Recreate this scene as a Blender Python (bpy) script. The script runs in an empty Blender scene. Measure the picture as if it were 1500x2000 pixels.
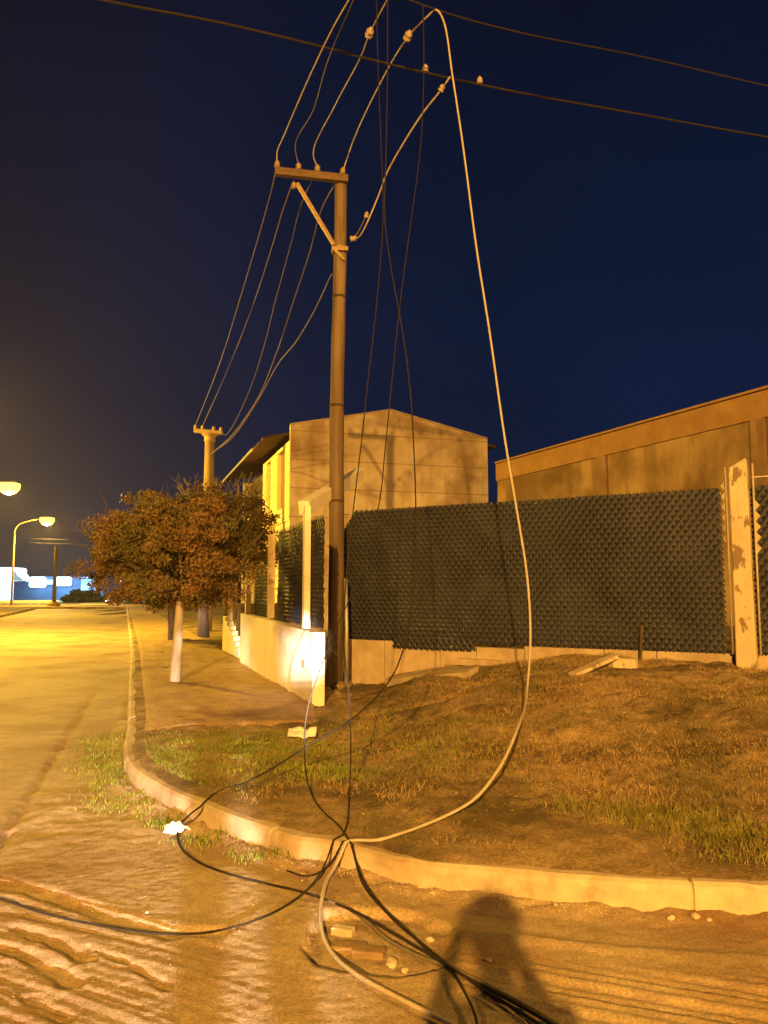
import bpy, bmesh, math, random
import numpy as np
from mathutils import Vector, noise, Matrix
random.seed(7); rng = np.random.default_rng(7)
sc = bpy.context.scene; col = sc.collection
# ------------------------------------------------------------------ camera
TH = math.atan(0.1); F = 1500.0; CAMZ = 1.6
cd = bpy.data.cameras.new('camera'); cd.sensor_fit = 'HORIZONTAL'; cd.sensor_width = 36; cd.lens = 36
cd.clip_end = 2000; cd.clip_start = 0.02
cam = bpy.data.objects.new('camera', cd); col.objects.link(cam); sc.camera = cam
cam.location = (0, 0, CAMZ); cam.rotation_euler = (math.pi/2 + TH, 0, 0)
CT, ST = math.cos(TH), math.sin(TH)
def ray(px, py):
    xc = (px-750)/F; yc = (1000-py)/F
    return xc, CT - yc*ST, ST + yc*CT
def P(px, py, Y):                       # the point at real depth Y seen at this place of the photograph
    a, b, c = ray(px, py); t = Y/b
    return Vector((a*t, Y, CAMZ + c*t))
def G(px, py, z=0.0):                   # the point at height z
    a, b, c = ray(px, py); t = (z-CAMZ)/c
    return Vector((a*t, b*t, z))
# ------------------------------------------------------------------ night sky
w = bpy.data.worlds.new('World'); sc.world = w; w.use_nodes = True
nt = w.node_tree; nt.nodes.clear()
N = nt.nodes.new; L = nt.links.new
out = N('ShaderNodeOutputWorld'); bg = N('ShaderNodeBackground'); tc = N('ShaderNodeTexCoord')
sep = N('ShaderNodeSeparateXYZ'); L(tc.outputs['Generated'], sep.inputs[0])
rz = N('ShaderNodeValToRGB'); L(sep.outputs[2], rz.inputs[0])
rz.color_ramp.elements[0].position = 0.0; rz.color_ramp.elements[0].color = (.0060, .0140, .048, 1)
rz.color_ramp.elements[1].position = 0.75; rz.color_ramp.elements[1].color = (.0022, .0036, .0125, 1)
e = rz.color_ramp.elements.new(.35); e.color = (.0022, .0088, .034, 1)
rx = N('ShaderNodeMapRange'); L(sep.outputs[0], rx.inputs[0])
rx.inputs[1].default_value = -0.05; rx.inputs[2].default_value = -.5
mx = N('ShaderNodeMix'); mx.data_type = 'RGBA'; L(rx.outputs[0], mx.inputs[0]); L(rz.outputs[0], mx.inputs[6])
r2 = N('ShaderNodeValToRGB'); L(sep.outputs[2], r2.inputs[0])
r2.color_ramp.elements[0].position = 0.0; r2.color_ramp.elements[0].color = (.048, .033, .038, 1)
r2.color_ramp.elements[1].position = 0.6; r2.color_ramp.elements[1].color = (.0065, .0065, .0165, 1)
e = r2.color_ramp.elements.new(.22); e.color = (.0150, .0130, .0260, 1)
L(r2.outputs[0], mx.inputs[7])
ns = N('ShaderNodeTexNoise'); ns.inputs['Scale'].default_value = 2.2; ns.inputs['Detail'].default_value = 5
L(tc.outputs['Generated'], ns.inputs['Vector'])
mr = N('ShaderNodeMapRange'); L(ns.outputs[0], mr.inputs[0]); mr.inputs[3].default_value = .35; mr.inputs[4].default_value = 1.6
ml = N('ShaderNodeMix'); ml.data_type = 'RGBA'; ml.blend_type = 'MULTIPLY'; ml.inputs[0].default_value = 1
L(mx.outputs[2], ml.inputs[6]); L(mr.outputs[0], ml.inputs[7])
L(ml.outputs[2], bg.inputs[0]); bg.inputs[1].default_value = 1.0; L(bg.outputs[0], out.inputs[0])
# ------------------------------------------------------------------ lights
SOD = (1.0, .48, .08); YEL = (1.0, .58, .05)
def plight(name, loc, color, watts, radius=.12):
    l = bpy.data.lights.new(name, 'POINT'); l.color = color; l.energy = watts; l.shadow_soft_size = radius
    o = bpy.data.objects.new(name, l); o.location = loc; col.objects.link(o); return o
LA = Vector((-2.34, -19.4, 9.24))            # street lamp behind the photographer: casts his shadow and the pole's
hd = bpy.data.lights.new('headlight_beam', 'SPOT'); hd.color = (1, .80, .62); hd.energy = 13000
hd.spot_size = math.radians(30); hd.spot_blend = .32; hd.shadow_soft_size = .05
ho = bpy.data.objects.new('headlight_beam', hd); ho.location = (.92, -4.6, .72); col.objects.link(ho)   # low beam of a vehicle behind him
d = Vector((math.sin(math.radians(-19.5)), math.cos(math.radians(-19.5)), -math.tan(math.radians(13))))
ho.rotation_euler = d.to_track_quat('-Z', 'Y').to_euler()
h2d = hd.copy(); h2d.name = 'headlight_cutoff_beam'; h2d.energy = 125000; h2d.spot_size = math.radians(5.0); h2d.spot_blend = .7
h2 = bpy.data.objects.new('headlight_cutoff_beam', h2d); h2.location = ho.location; col.objects.link(h2)
d = Vector((math.sin(math.radians(-10)), math.cos(math.radians(-10)), -math.tan(math.radians(-.35))))
h2.rotation_euler = d.to_track_quat('-Z', 'Y').to_euler(); h2.scale = (1.65, 1, 1)
sc.view_settings.view_transform = 'Standard'; sc.view_settings.look = 'None'
sc.view_settings.exposure = 0; sc.view_settings.gamma = 1
sc.cycles.use_adaptive_sampling = True; sc.cycles.max_bounces = 5; sc.cycles.sample_clamp_indirect = 4
sc.cycles.use_denoising = True

# ------------------------------------------------------------------ helpers
def tag(o, label=None, cat=None, group=None, kind=None):
    if label: o['label'] = label
    if cat: o['category'] = cat
    if group: o['group'] = group
    if kind: o['kind'] = kind
    return o
def empty(name, loc, label, cat, group=None):
    o = bpy.data.objects.new(name, None); o.location = loc; col.objects.link(o); o.empty_display_size = .2
    return tag(o, label, cat, group)
class MB:
    def __init__(s): s.v = []; s.f = []
    def poly(s, pts, faces):
        n = len(s.v); s.v += [tuple(p) for p in pts]; s.f += [tuple(i+n for i in f) for f in faces]
    def hexa(s, p):          # 8 pts: bottom 4 ccw, top 4 ccw
        s.poly(p, [(3,2,1,0),(4,5,6,7),(0,1,5,4),(1,2,6,5),(2,3,7,6),(3,0,4,7)])
    def box(s, c, sx, sy, sz, ux=(1,0,0), uy=(0,1,0), uz=(0,0,1)):
        c = Vector(c); ux = Vector(ux)*sx/2; uy = Vector(uy)*sy/2; uz = Vector(uz)*sz/2
        s.hexa([c-ux-uy-uz, c+ux-uy-uz, c+ux+uy-uz, c-ux+uy-uz, c-ux-uy+uz, c+ux-uy+uz, c+ux+uy+uz, c-ux+uy+uz])
    def bar(s, a, b, wd, th, up=(0,0,1)):
        a = Vector(a); b = Vector(b); d = b-a; ln = d.length; d.normalize()
        side = d.cross(Vector(up))
        if side.length < 1e-4: side = d.cross(Vector((1,0,0)))
        side.normalize(); u2 = side.cross(d)
        s.box((a+b)/2, ln, wd, th, d, side, u2)
    def tube(s, pts, r, n=8, cap=True):
        pts = [Vector(p) for p in pts]; m = len(pts)
        rs = r if isinstance(r, (list, tuple)) else [r]*m
        base = len(s.v); prev = None
        for i, p in enumerate(pts):
            t = (pts[min(i+1, m-1)] - pts[max(i-1, 0)])
            t = t.normalized() if t.length > 1e-9 else Vector((0,0,1))
            if prev is None:
                a = t.cross(Vector((0,0,1)));
                if a.length < .05: a = t.cross(Vector((1,0,0)))
            else:
                a = prev - t*prev.dot(t)
            a.normalize(); prev = a; b = t.cross(a)
            for k in range(n):
                q = 2*math.pi*k/n
                s.v.append(tuple(p + (a*math.cos(q) + b*math.sin(q))*rs[i]))
        for i in range(m-1):
            for k in range(n):
                k2 = (k+1) % n
                s.f.append((base+i*n+k, base+i*n+k2, base+(i+1)*n+k2, base+(i+1)*n+k))
        if cap:
            s.f.append(tuple(base+k for k in range(n))[::-1]); s.f.append(tuple(base+(m-1)*n+k for k in range(n)))
    def lathe(s, c, prof, n=16, axis=(0,0,1)):
        c = Vector(c); q = Vector((0,0,1)).rotation_difference(Vector(axis))
        base = len(s.v)
        for r, z in prof:
            for k in range(n):
                a = 2*math.pi*k/n
                s.v.append(tuple(c + q @ Vector((r*math.cos(a), r*math.sin(a), z))))
        for i in range(len(prof)-1):
            for k in range(n):
                k2 = (k+1) % n
                s.f.append((base+i*n+k, base+i*n+k2, base+(i+1)*n+k2, base+(i+1)*n+k))
        s.f.append(tuple(base+k for k in range(n))[::-1]); s.f.append(tuple(base+(len(prof)-1)*n+k for k in range(n)))
    def build(s, name, mat, parent=None, smooth=False, bevel=0):
        me = bpy.data.meshes.new(name); me.from_pydata(s.v, [], s.f); me.update()
        o = bpy.data.objects.new(name, me); col.objects.link(o)
        me.materials.append(mat)
        if smooth: me.polygons.foreach_set('use_smooth', [True]*len(me.polygons))
        if parent is not None:
            o.parent = parent; o.matrix_parent_inverse = Matrix.Translation(-Vector(parent.location))
        if bevel:
            b = o.modifiers.new('bevel', 'BEVEL'); b.width = bevel; b.segments = 2; b.limit_method = 'ANGLE'
        return o
def mesh_np(name, V, Fq, mat, parent=None, smooth=False):
    me = bpy.data.meshes.new(name)
    V = np.asarray(V, dtype=np.float32); Fq = np.asarray(Fq, dtype=np.int32); k = Fq.shape[1]
    me.vertices.add(len(V)); me.vertices.foreach_set('co', V.ravel())
    me.loops.add(Fq.size); me.loops.foreach_set('vertex_index', Fq.ravel())
    me.polygons.add(len(Fq)); me.polygons.foreach_set('loop_start', np.arange(0, Fq.size, k, dtype=np.int32))
    me.polygons.foreach_set('loop_total', np.full(len(Fq), k, dtype=np.int32))
    if smooth: me.polygons.foreach_set('use_smooth', np.ones(len(Fq), dtype=bool))
    me.update(calc_edges=True); me.validate()
    me.materials.append(mat)
    o = bpy.data.objects.new(name, me); col.objects.link(o)
    if parent is not None:
        o.parent = parent; o.matrix_parent_inverse = Matrix.Translation(-Vector(parent.location))
    return o
def spline(pts, n=8):                  # centripetal Catmull-Rom
    pts = [Vector(p) for p in pts]; P_ = [pts[0]*2-pts[1]] + pts + [pts[-1]*2-pts[-2]]; o = []
    for i in range(1, len(P_)-2):
        p0, p1, p2, p3 = P_[i-1:i+3]; t0 = 0; t1 = t0+max(1e-4, (p1-p0).length)**.5; t2 = t1+max(1e-4, (p2-p1).length)**.5; t3 = t2+max(1e-4, (p3-p2).length)**.5
        for k in range(n):
            t = t1 + (t2-t1)*k/n
            A1 = p0*((t1-t)/(t1-t0)) + p1*((t-t0)/(t1-t0)); A2 = p1*((t2-t)/(t2-t1)) + p2*((t-t1)/(t2-t1)); A3 = p2*((t3-t)/(t3-t2)) + p3*((t-t2)/(t3-t2))
            B1 = A1*((t2-t)/(t2-t0)) + A2*((t-t0)/(t2-t0)); B2 = A2*((t3-t)/(t3-t1)) + A3*((t-t1)/(t3-t1))
            o.append(B1*((t2-t)/(t2-t1)) + B2*((t-t1)/(t2-t1)))
    o.append(pts[-1]); return o

def material(name, c1, c2, scale=3.0, rough=.85, bump=.0, bscale=40, c3=None, s3=.6, t3=(.5,.7), metal=0, detail=8, coord='Object', stretch=(1,1,1), spec=.3, bdist=.02, speck=0):
    m = bpy.data.materials.new(name); m.use_nodes = True; t = m.node_tree; n = t.nodes; l = t.links
    b = n['Principled BSDF']; b.inputs['Roughness'].default_value = rough; b.inputs['Metallic'].default_value = metal
    b.inputs['Specular IOR Level'].default_value = spec
    tc = n.new('ShaderNodeTexCoord'); mp = n.new('ShaderNodeMapping'); l.new(tc.outputs[coord], mp.inputs[0])
    mp.inputs['Scale'].default_value = stretch
    nz = n.new('ShaderNodeTexNoise'); nz.inputs['Scale'].default_value = scale; nz.inputs['Detail'].default_value = detail
    nz.inputs['Roughness'].default_value = .65; l.new(mp.outputs[0], nz.inputs['Vector'])
    r = n.new('ShaderNodeValToRGB'); l.new(nz.outputs[0], r.inputs[0])
    r.color_ramp.elements[0].position = .33; r.color_ramp.elements[0].color = (*c1, 1)
    r.color_ramp.elements[1].position = .67; r.color_ramp.elements[1].color = (*c2, 1)
    last = r.outputs[0]
    if c3:
        n3 = n.new('ShaderNodeTexNoise'); n3.inputs['Scale'].default_value = s3; n3.inputs['Detail'].default_value = 6
        n3.inputs['Roughness'].default_value = .6; l.new(mp.outputs[0], n3.inputs['Vector'])
        q = n.new('ShaderNodeMapRange'); q.inputs[1].default_value = t3[0]; q.inputs[2].default_value = t3[1]; l.new(n3.outputs[0], q.inputs[0])
        x = n.new('ShaderNodeMix'); x.data_type = 'RGBA'; l.new(q.outputs[0], x.inputs[0]); l.new(last, x.inputs[6]); x.inputs[7].default_value = (*c3, 1)
        last = x.outputs[2]
    if speck:
        ng = n.new('ShaderNodeTexNoise'); ng.inputs['Scale'].default_value = speck; ng.inputs['Detail'].default_value = 3; l.new(mp.outputs[0], ng.inputs['Vector'])
        qg = n.new('ShaderNodeMapRange'); qg.inputs[1].default_value = .36; qg.inputs[2].default_value = .66; qg.inputs[3].default_value = .74; qg.inputs[4].default_value = 1.2; l.new(ng.outputs[0], qg.inputs[0])
        xg = n.new('ShaderNodeMix'); xg.data_type = 'RGBA'; xg.blend_type = 'MULTIPLY'; xg.inputs[0].default_value = 1; l.new(last, xg.inputs[6]); l.new(qg.outputs[0], xg.inputs[7]); last = xg.outputs[2]
    l.new(last, b.inputs['Base Color'])
    if bump:
        nb = n.new('ShaderNodeTexNoise'); nb.inputs['Scale'].default_value = bscale; nb.inputs['Detail'].default_value = 8; nb.inputs['Roughness'].default_value = .7
        l.new(mp.outputs[0], nb.inputs['Vector'])
        bp = n.new('ShaderNodeBump'); bp.inputs['Strength'].default_value = bump; bp.inputs['Distance'].default_value = bdist
        l.new(nb.outputs[0], bp.inputs['Height']); l.new(bp.outputs[0], b.inputs['Normal'])
    m['b'] = 1
    return m
def nodes_of(m): return m.node_tree.nodes, m.node_tree.links, m.node_tree.nodes['Principled BSDF']
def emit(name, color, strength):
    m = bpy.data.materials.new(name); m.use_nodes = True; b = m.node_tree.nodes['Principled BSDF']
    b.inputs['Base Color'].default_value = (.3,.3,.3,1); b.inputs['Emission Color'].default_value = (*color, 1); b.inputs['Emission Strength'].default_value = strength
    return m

M = {}
M['road'] = material('road_dirt', (.36,.28,.18), (.52,.42,.28), 6.5, .76, .8, 110, c3=(.27,.17,.085), s3=.8, t3=(.44,.66), spec=.28, bdist=.008, detail=13, speck=90)
M['pave'] = material('sandy_pavement', (.36,.25,.13), (.52,.37,.20), 3.5, .85, .8, 60, c3=(.25,.165,.08), s3=1.1, t3=(.5,.68), bdist=.01, detail=12, speck=40)
M['verge'] = material('verge_soil', (.24,.165,.08), (.54,.40,.22), 4.5, .95, 1.0, 60, c3=(.15,.11,.05), s3=1.1, t3=(.44,.60), detail=12, bdist=.03, speck=45)
M['walk'] = material('farther_soil', (.20,.14,.08), (.30,.21,.12), 2.5, .95, .7, 20)
M['kerb'] = material('kerb_concrete', (.36,.30,.22), (.58,.50,.38), 5, .8, .5, 45, c3=(.30,.21,.12), s3=2.2, t3=(.50,.66), bdist=.008, detail=12)
M['wood'] = material('pole_wood', (.065,.047,.035), (.17,.12,.085), 9, .85, .8, 30, c3=(.24,.19,.14), s3=2.2, t3=(.56,.7), stretch=(1,1,.06), bdist=.01)
M['steel'] = material('weathered_steel', (.24,.17,.10), (.36,.27,.17), 20, .6, .2, 60, metal=.3)
M['galv'] = material('galvanised_steel', (.35,.33,.30), (.48,.45,.40), 20, .5, .1, 60, metal=.5)
M['pconc'] = material('pole_concrete', (.22,.16,.10), (.31,.23,.15), 4, .85, .3, 40)
M['ceramic'] = material('ceramic', (.32,.26,.22), (.42,.35,.3), 8, .3, 0)
M['cable_pale'] = material('pale_cable', (.36,.32,.26), (.48,.43,.36), 30, .5, .3, 80, spec=.5)
M['cable_dark'] = material('black_cable', (.02,.017,.015), (.038,.03,.025), 30, .9, .2, 80, spec=.08)
M['cable_grey'] = material('weathered_cable', (.12,.10,.085), (.18,.15,.125), 30, .6, .2, 80)
M['white'] = material('white_limewash', (.70,.66,.55), (.86,.82,.72), 2.5, .75, .25, 45, c3=(.55,.47,.33), s3=1.6, t3=(.58,.75), stretch=(1,1,.6), bdist=.006)
M['baseconc'] = material('rough_concrete', (.36,.29,.20), (.52,.43,.31), 4, .85, .5, 40, c3=(.28,.2,.12), s3=1.2, t3=(.5,.7), bdist=.01)
M['post'] = material('peeling_post_paint', (.46,.38,.26), (.60,.51,.37), 4, .8, .6, 30, c3=(.20,.15,.09), s3=8, t3=(.54,.60), stretch=(1,1,.5), bdist=.006)
M['mesh'] = material('dark_mesh', (.020,.022,.034), (.040,.043,.064), 1.2, .55, 0, metal=0, spec=.35)
M['yellow'] = material('yellow_paint', (.74,.64,.34), (.84,.74,.43), 2, .75, .15, 40)
M['tile'] = material('roof_tile', (.045,.027,.02), (.09,.05,.035), 6, .8, .6, 20)
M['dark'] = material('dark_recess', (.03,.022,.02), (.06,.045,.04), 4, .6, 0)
M['shutter'] = material('window_grille', (.16,.10,.06), (.22,.15,.09), 8, .5, 0)
M['bark_white'] = material('whitewashed_bark', (.40,.36,.32), (.58,.53,.48), 8, .9, .6, 30, stretch=(1,1,.3))
M['bark'] = material('bark', (.07,.055,.05), (.13,.10,.085), 8, .9, .6, 30, stretch=(1,1,.3))
M['leaf'] = material('autumn_leaves', (.14,.088,.036), (.29,.18,.07), 1.8, .7, 0, c3=(.12,.115,.035), s3=1.0, t3=(.45,.62))
M['leaf2'] = material('brown_leaves', (.10,.055,.022), (.20,.12,.045), 2.0, .75, 0, c3=(.08,.075,.03), s3=1.1, t3=(.45,.6))
M['grass'] = material('green_grass', (.09,.14,.02), (.30,.36,.05), 3, .8, 0)
M['grass2'] = material('tuft_grass', (.09,.10,.02), (.34,.30,.09), 9, .8, 0)
M['straw'] = material('dry_grass', (.26,.18,.08), (.46,.33,.16), 3, .85, 0, c3=(.16,.15,.05), s3=1.0, t3=(.45,.6))
M['stone'] = material('stone', (.42,.34,.26), (.62,.54,.43), 9, .85, .5, 30)
M['brick'] = material('brick', (.20,.14,.085), (.30,.21,.13), 9, .9, .5, 30)
M['stone2'] = material('dead_leaf_bits', (.22,.14,.07), (.55,.42,.26), 30, .9, 0)
M['plastic'] = material('white_plastic', (.78,.78,.76), (.85,.85,.83), 9, .4, 0)
M['coat'] = material('dark_coat', (.03,.03,.04), (.05,.05,.06), 9, .9, 0)
M['skin'] = material('skin', (.42,.26,.18), (.5,.32,.23), 9, .6, 0)
M['navy'] = material('navy_wall', (.06,.14,.34), (.09,.2,.44), 1, .8, 0)

# ------------------------------------------------------------------ ground heights
KV = Vector((-.336, 1))                                # the street's direction
kpix = [(255,1275),(250,1370),(248,1440),(240,1483),(245,1517),(273,1549),(315,1574),(360,1596),(420,1624),(500,1653),(570,1681),(640,1690),(710,1707),(815,1731),(1000,1751),(1175,1770),(1385,1779),(1500,1785)]
kp = [G(px, py) for px, py in kpix]
p0 = kp[0]
kp = [Vector((p0.x-.336*(62-p0.y), 62, 0)), Vector((p0.x-.336*12, p0.y+12, 0))] + kp
pl = kp[-1]; kp += [Vector((pl.x+2, pl.y-.22, 0)), Vector((pl.x+8, pl.y-.9, 0)), Vector((pl.x+30, pl.y-3.4, 0))]
# smooth measured jitter a little, then resample
kerb = spline(kp, 6)
for _ in range(3):
    kerb = [kerb[0]] + [(kerb[i-1]+kerb[i]*2+kerb[i+1])/4 for i in range(1, len(kerb)-1)] + [kerb[-1]]
KA = np.array([(p.x, p.y) for p in kerb])
def kdist(X, Y):                        # signed distance inside the kerb line (positive on the verge)
    X = np.asarray(X, float); Y = np.asarray(Y, float); sh = X.shape; X = X.ravel(); Y = Y.ravel()
    best = np.full(X.shape, 1e9); sg = np.ones(X.shape)
    for i in range(len(KA)-1):
        a = KA[i]; b = KA[i+1]; d = b-a; L2 = d@d
        if L2 < 1e-10: continue
        t = np.clip(((X-a[0])*d[0] + (Y-a[1])*d[1])/L2, 0, 1)
        qx = X-a[0]-t*d[0]; qy = Y-a[1]-t*d[1]; D = np.hypot(qx, qy)
        c = d[0]*(Y-a[1]) - d[1]*(X-a[0])
        m = D < best-1e-9; best[m] = D[m]; sg[m] = np.sign(c[m]+1e-12)
    return (best*sg).reshape(sh)
def vnoise(X, Y, s, seed=0.0, oct=3, m=None):
    X = np.asarray(X); out = np.zeros(X.shape)
    of = out.ravel(); xf = X.ravel(); yf = np.asarray(Y).ravel()
    for i in (range(len(of)) if m is None else np.nonzero(np.asarray(m).ravel() > 1e-3)[0]):
        of[i] = noise.fractal((xf[i]*s+seed, yf[i]*s-seed, seed), 1.0, 2.0, oct)
    return of.reshape(X.shape)
def sst(x, a, b):
    t = np.clip((x-a)/(b-a), 0, 1); return t*t*(3-2*t)
def verge_base(X, Y, D):
    # fence foot: .15 m at the pole rising to .68 m at the concrete post
    s = X + .5 + .35*np.clip(Y-9, -3, 6)*0
    hf = .13 + .60*sst(s, -.6, 3.6)*.75 + .16*sst(s, -.2, 1.4)
    # rise from the kerb to the fence
    rise = sst(D, .1, 4.6)
    return .122 + .028*sst(D, .06, .22) + (hf-.15)*rise*sst(X, -1.1, .4)
def road_base(X, Y):
    return -.022*np.exp(-((kd_cache)/.5)**2) if False else X*0
def axis(segs):
    a = []
    for lo, hi, st in segs:
        a += list(np.arange(lo, hi-1e-6, st))
    a.append(segs[-1][1]); return np.array(a)
GRID = {}
def look(name, x, y):
    xs_, ys_, Z = GRID[name]; i = int(np.clip(np.searchsorted(xs_, x)-1, 0, len(xs_)-2)); j = int(np.clip(np.searchsorted(ys_, y)-1, 0, len(ys_)-2))
    a = min(max((x-xs_[i])/(xs_[i+1]-xs_[i]), 0), 1); b = min(max((y-ys_[j])/(ys_[j+1]-ys_[j]), 0), 1)
    return float((Z[j,i]*(1-a)+Z[j,i+1]*a)*(1-b) + (Z[j+1,i]*(1-a)+Z[j+1,i+1]*a)*b)
def grid_obj(name, xs, ys, zf, mat, keep=None):
    X, Y = np.meshgrid(xs, ys); Z = zf(X, Y); GRID[name] = (xs, ys, Z)
    V = np.stack([X, Y, Z], -1).reshape(-1, 3); nx = len(xs); ny = len(ys)
    i, j = np.meshgrid(np.arange(nx-1), np.arange(ny-1)); a = (j*nx+i).ravel()
    Fq = np.stack([a, a+1, a+nx+1, a+nx], -1)
    if keep is not None:
        k = keep(X, Y).ravel(); Fq = Fq[k[Fq].all(1)]
        used = np.unique(Fq); mp = np.zeros(len(V), int); mp[used] = np.arange(len(used)); V = V[used]; Fq = mp[Fq]
    return mesh_np(name, V, Fq, mat, None, True)
GOUGES = [([(-40,1715),(70,1742),(180,1778),(260,1808),(340,1822),(420,1822)], .075, .05), ([(30,1812),(100,1835),(170,1872)], .05, .035),
          ([(-10,1848),(50,1862),(110,1895),(140,1920)], .06, .045), ([(170,1850),(250,1880),(330,1930)], .03, .025), ([(60,1950),(130,1990)], .04, .03)]
def road_z(X, Y):
    near = sst(-np.hypot(X, Y-5), -13, -8)
    n1 = vnoise(X, Y, .9, 3.1, 4); n2 = vnoise(X, Y, 7, 9.2, 4, near)
    z = .009*n1 + .0016*n2*near
    # tyre ruts in the soft dirt, bottom left
    al = .56 + .10*(Y-3.5)*-1
    v = X*np.sin(al) + Y*np.cos(al); u = X*np.cos(al) - Y*np.sin(al)
    mask = sst(-(Y + .50*X), -3.55, -3.15)*sst(-X, .25, 1.0)
    st = vnoise(u*.55, (v + .03*n1)*17, 1.0, 4.4, 4, mask); st2 = vnoise(u*1.0, v*42, 1.0, 8.8, 3, mask)
    st3 = vnoise(u*1.1, v*4.5, 1.0, 1.8, 2, mask)
    z += mask*(.0065*st + .0050*st2 + .0045*st3)
    for pix, wd, dp in GOUGES:
        q = [G(a_, b_) for a_, b_ in pix]; best = np.full(X.shape, 9.0)
        for i in range(len(q)-1):
            dx, dy = q[i+1].x-q[i].x, q[i+1].y-q[i].y
            t = np.clip(((X-q[i].x)*dx + (Y-q[i].y)*dy)/(dx*dx+dy*dy), 0, 1)
            best = np.minimum(best, np.hypot(X-q[i].x-t*dx, Y-q[i].y-t*dy))
        z -= .40*dp*(1 - sst(best + .02*n2, wd*.35, wd)) - dp*.06*np.exp(-((best-wd*1.25)/(wd*.4))**2)
    # shallow wheel ridges lower right, and the lip of the gutter
    k = kdist(X, Y)
    g = sst(-k, .36, .50)
    z += (.022*g - .014)*sst(X, -.2, .8)*sst(X*0+1, 0, 1)*near
    z += .020*np.exp(-((-k-.50)/.05)**2)*(.6+.8*n1)*sst(X, -.1, .5)*near
    m2 = sst(X, .1, .7)*sst(-k, .6, .8)
    v2 = X*.35 + Y*.94 + .03*n1
    z += m2*near*(.008*np.sin(v2*2*np.pi/.21) + .006*np.sin(v2*2*np.pi/.07))
    # the broken hole in the road below the kerb
    hx, hy = X+.02, Y-3.72
    hole = sst(-(np.abs(hx)/.34)**3 - (np.abs(hy+.1*hx)/.34)**3 + .25*n2, -1.15, -.8)
    z -= .045*hole*near
    # loose dirt and gravel washed against the kerb
    z += .018*sst(-np.abs(k+.03), -.16, 0)*(1+1.2*n2)*near
    # clods between joint and bend
    mk = sst(-np.hypot((X+1.9)/1.2, (Y-5.9)/1.6), -1, -.5)
    z += mk*(.013*np.clip(vnoise(X, Y, 3.2, 5, 4, mk), -.25, 1) + .008*n2)
    mf = sst(-np.hypot(X, Y-4), -4, -3); z += .0035*vnoise(X, Y, 26, 6.6, 3, mf)*mf
    # joint in the concrete road
    ja = G(0,1650); jb = G(190,1345); dj = (jb-ja).normalized()
    dd = np.abs((X-ja.x)*dj.y - (Y-ja.y)*dj.x + .02*n2)
    z -= .03*np.exp(-(dd/.028)**2)*sst(-Y, -13, -11)
    return z
xs = axis([(-75,-14,3),(-14,-5,.25),(-5,-3.2,.06),(-3.2,-2.5,.03),(-2.5,.2,.013),(.2,2.4,.022),(2.4,4,.06),(4,10,.3),(10,70,3)])
ys = axis([(-45,-2,2),(-2,2.6,.2),(2.6,4.7,.013),(4.7,6.4,.022),(6.4,10,.05),(10,16,.15),(16,40,.6),(40,66,2)])
o = grid_obj('road', xs, ys, road_z, M['road'], keep=lambda X, Y: kdist(X, Y) < .9); tag(o, kind='structure')
def verge_z(X, Y):
    D = kdist(X, Y); n1 = vnoise(X, Y, .8, 7.7, 4); n2 = vnoise(X, Y, 5.5, 2.2, 4)
    z = verge_base(X, Y, D)
    lump = sst(D, .12, .7)*sst(-Y, -30, -20)
    z = z + lump*(.075*n1*sst(X, -.9, .6) + .02*n1 + .030*n2 + .010*vnoise(X, Y, 21, 4.2, 3, (D < 6) & (Y < 10)))
    return z
xs2 = axis([(-24,-6,.6),(-6,-3.2,.1),(-3.2,4.6,.024),(4.6,6,.1),(6,32,1)])
ys2 = axis([(0,3.6,.6),(3.6,8.4,.024),(8.4,9.6,.035),(9.6,13.5,.07),(13.5,20,.3),(20,62,1.5)])
o = grid_obj('verge', xs2, ys2, verge_z, M['verge'], keep=lambda X, Y: kdist(X, Y) > .05); tag(o, kind='structure')
# the verge's edge follows the kerb line
ep = [Vector((p.x, p.y, 0)) for p in kerb]; ep = spline(ep, 5)
cols = [.065, .10, .15, .2, .3, .45, .7, 1.0]; V = []
for i, p in enumerate(ep):
    t = (ep[min(i+1,len(ep)-1)]-ep[max(i-1,0)]).normalized(); nn_ = Vector((-t.y, t.x))
    for j, c_ in enumerate(cols):
        jit = (.03*noise.noise((p.x*5, p.y*5, 2)) + .03*noise.noise((p.x*1.3, p.y*1.3, 6))) if j < 3 else 0
        V.append((p.x + nn_.x*(c_+jit), p.y + nn_.y*(c_+jit)))
V = np.array(V); zz = verge_z(V[None,:,0], V[None,:,1])[0] + .008; zz[::len(cols)] = .128; zz[1::len(cols)] = np.maximum(zz[1::len(cols)], .146); zz[2::len(cols)] = np.maximum(zz[2::len(cols)], .150); zz[len(cols)-1::len(cols)] -= .02
i, j = np.meshgrid(np.arange(len(ep)-1), np.arange(len(cols)-1)); a = (i*len(cols)+j).ravel()
o = mesh_np('verge_edge', np.concatenate([V, zz[:,None]], 1), np.stack([a+1, a, a+len(cols), a+len(cols)+1], -1)[:, ::-1], M['verge'], None, True); tag(o, kind='structure')
V = []; ys5 = np.concatenate([np.arange(8.0, 14, .12), np.arange(14, 58, .5)]); tt = np.linspace(0, 1, 22)
kx = lambda y: p0.x - .336*(y-p0.y)
for y in ys5:
    xa = float(np.interp(y, KA[::-1,1][KA[::-1,1] > 7], KA[::-1,0][KA[::-1,1] > 7])) + .15; xb = -.885-.35*(y-9.75)+.05 if y > 9.75 else -.885 + (9.75-y)*.1
    for t in tt:
        e_ = .22*noise.noise((t*5+xa*.4, y*.8, 3))*math.exp(-(y-8.0)*1.2)
        V.append((xa + (xb-xa)*t, y + e_ + .55*t*math.exp(-(y-8.0))))
V = np.array(V); zz = verge_z(V[None,:,0], V[None,:,1])[0] + .020 
zz[:22] -= .04
zz[::22] -= .02
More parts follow.
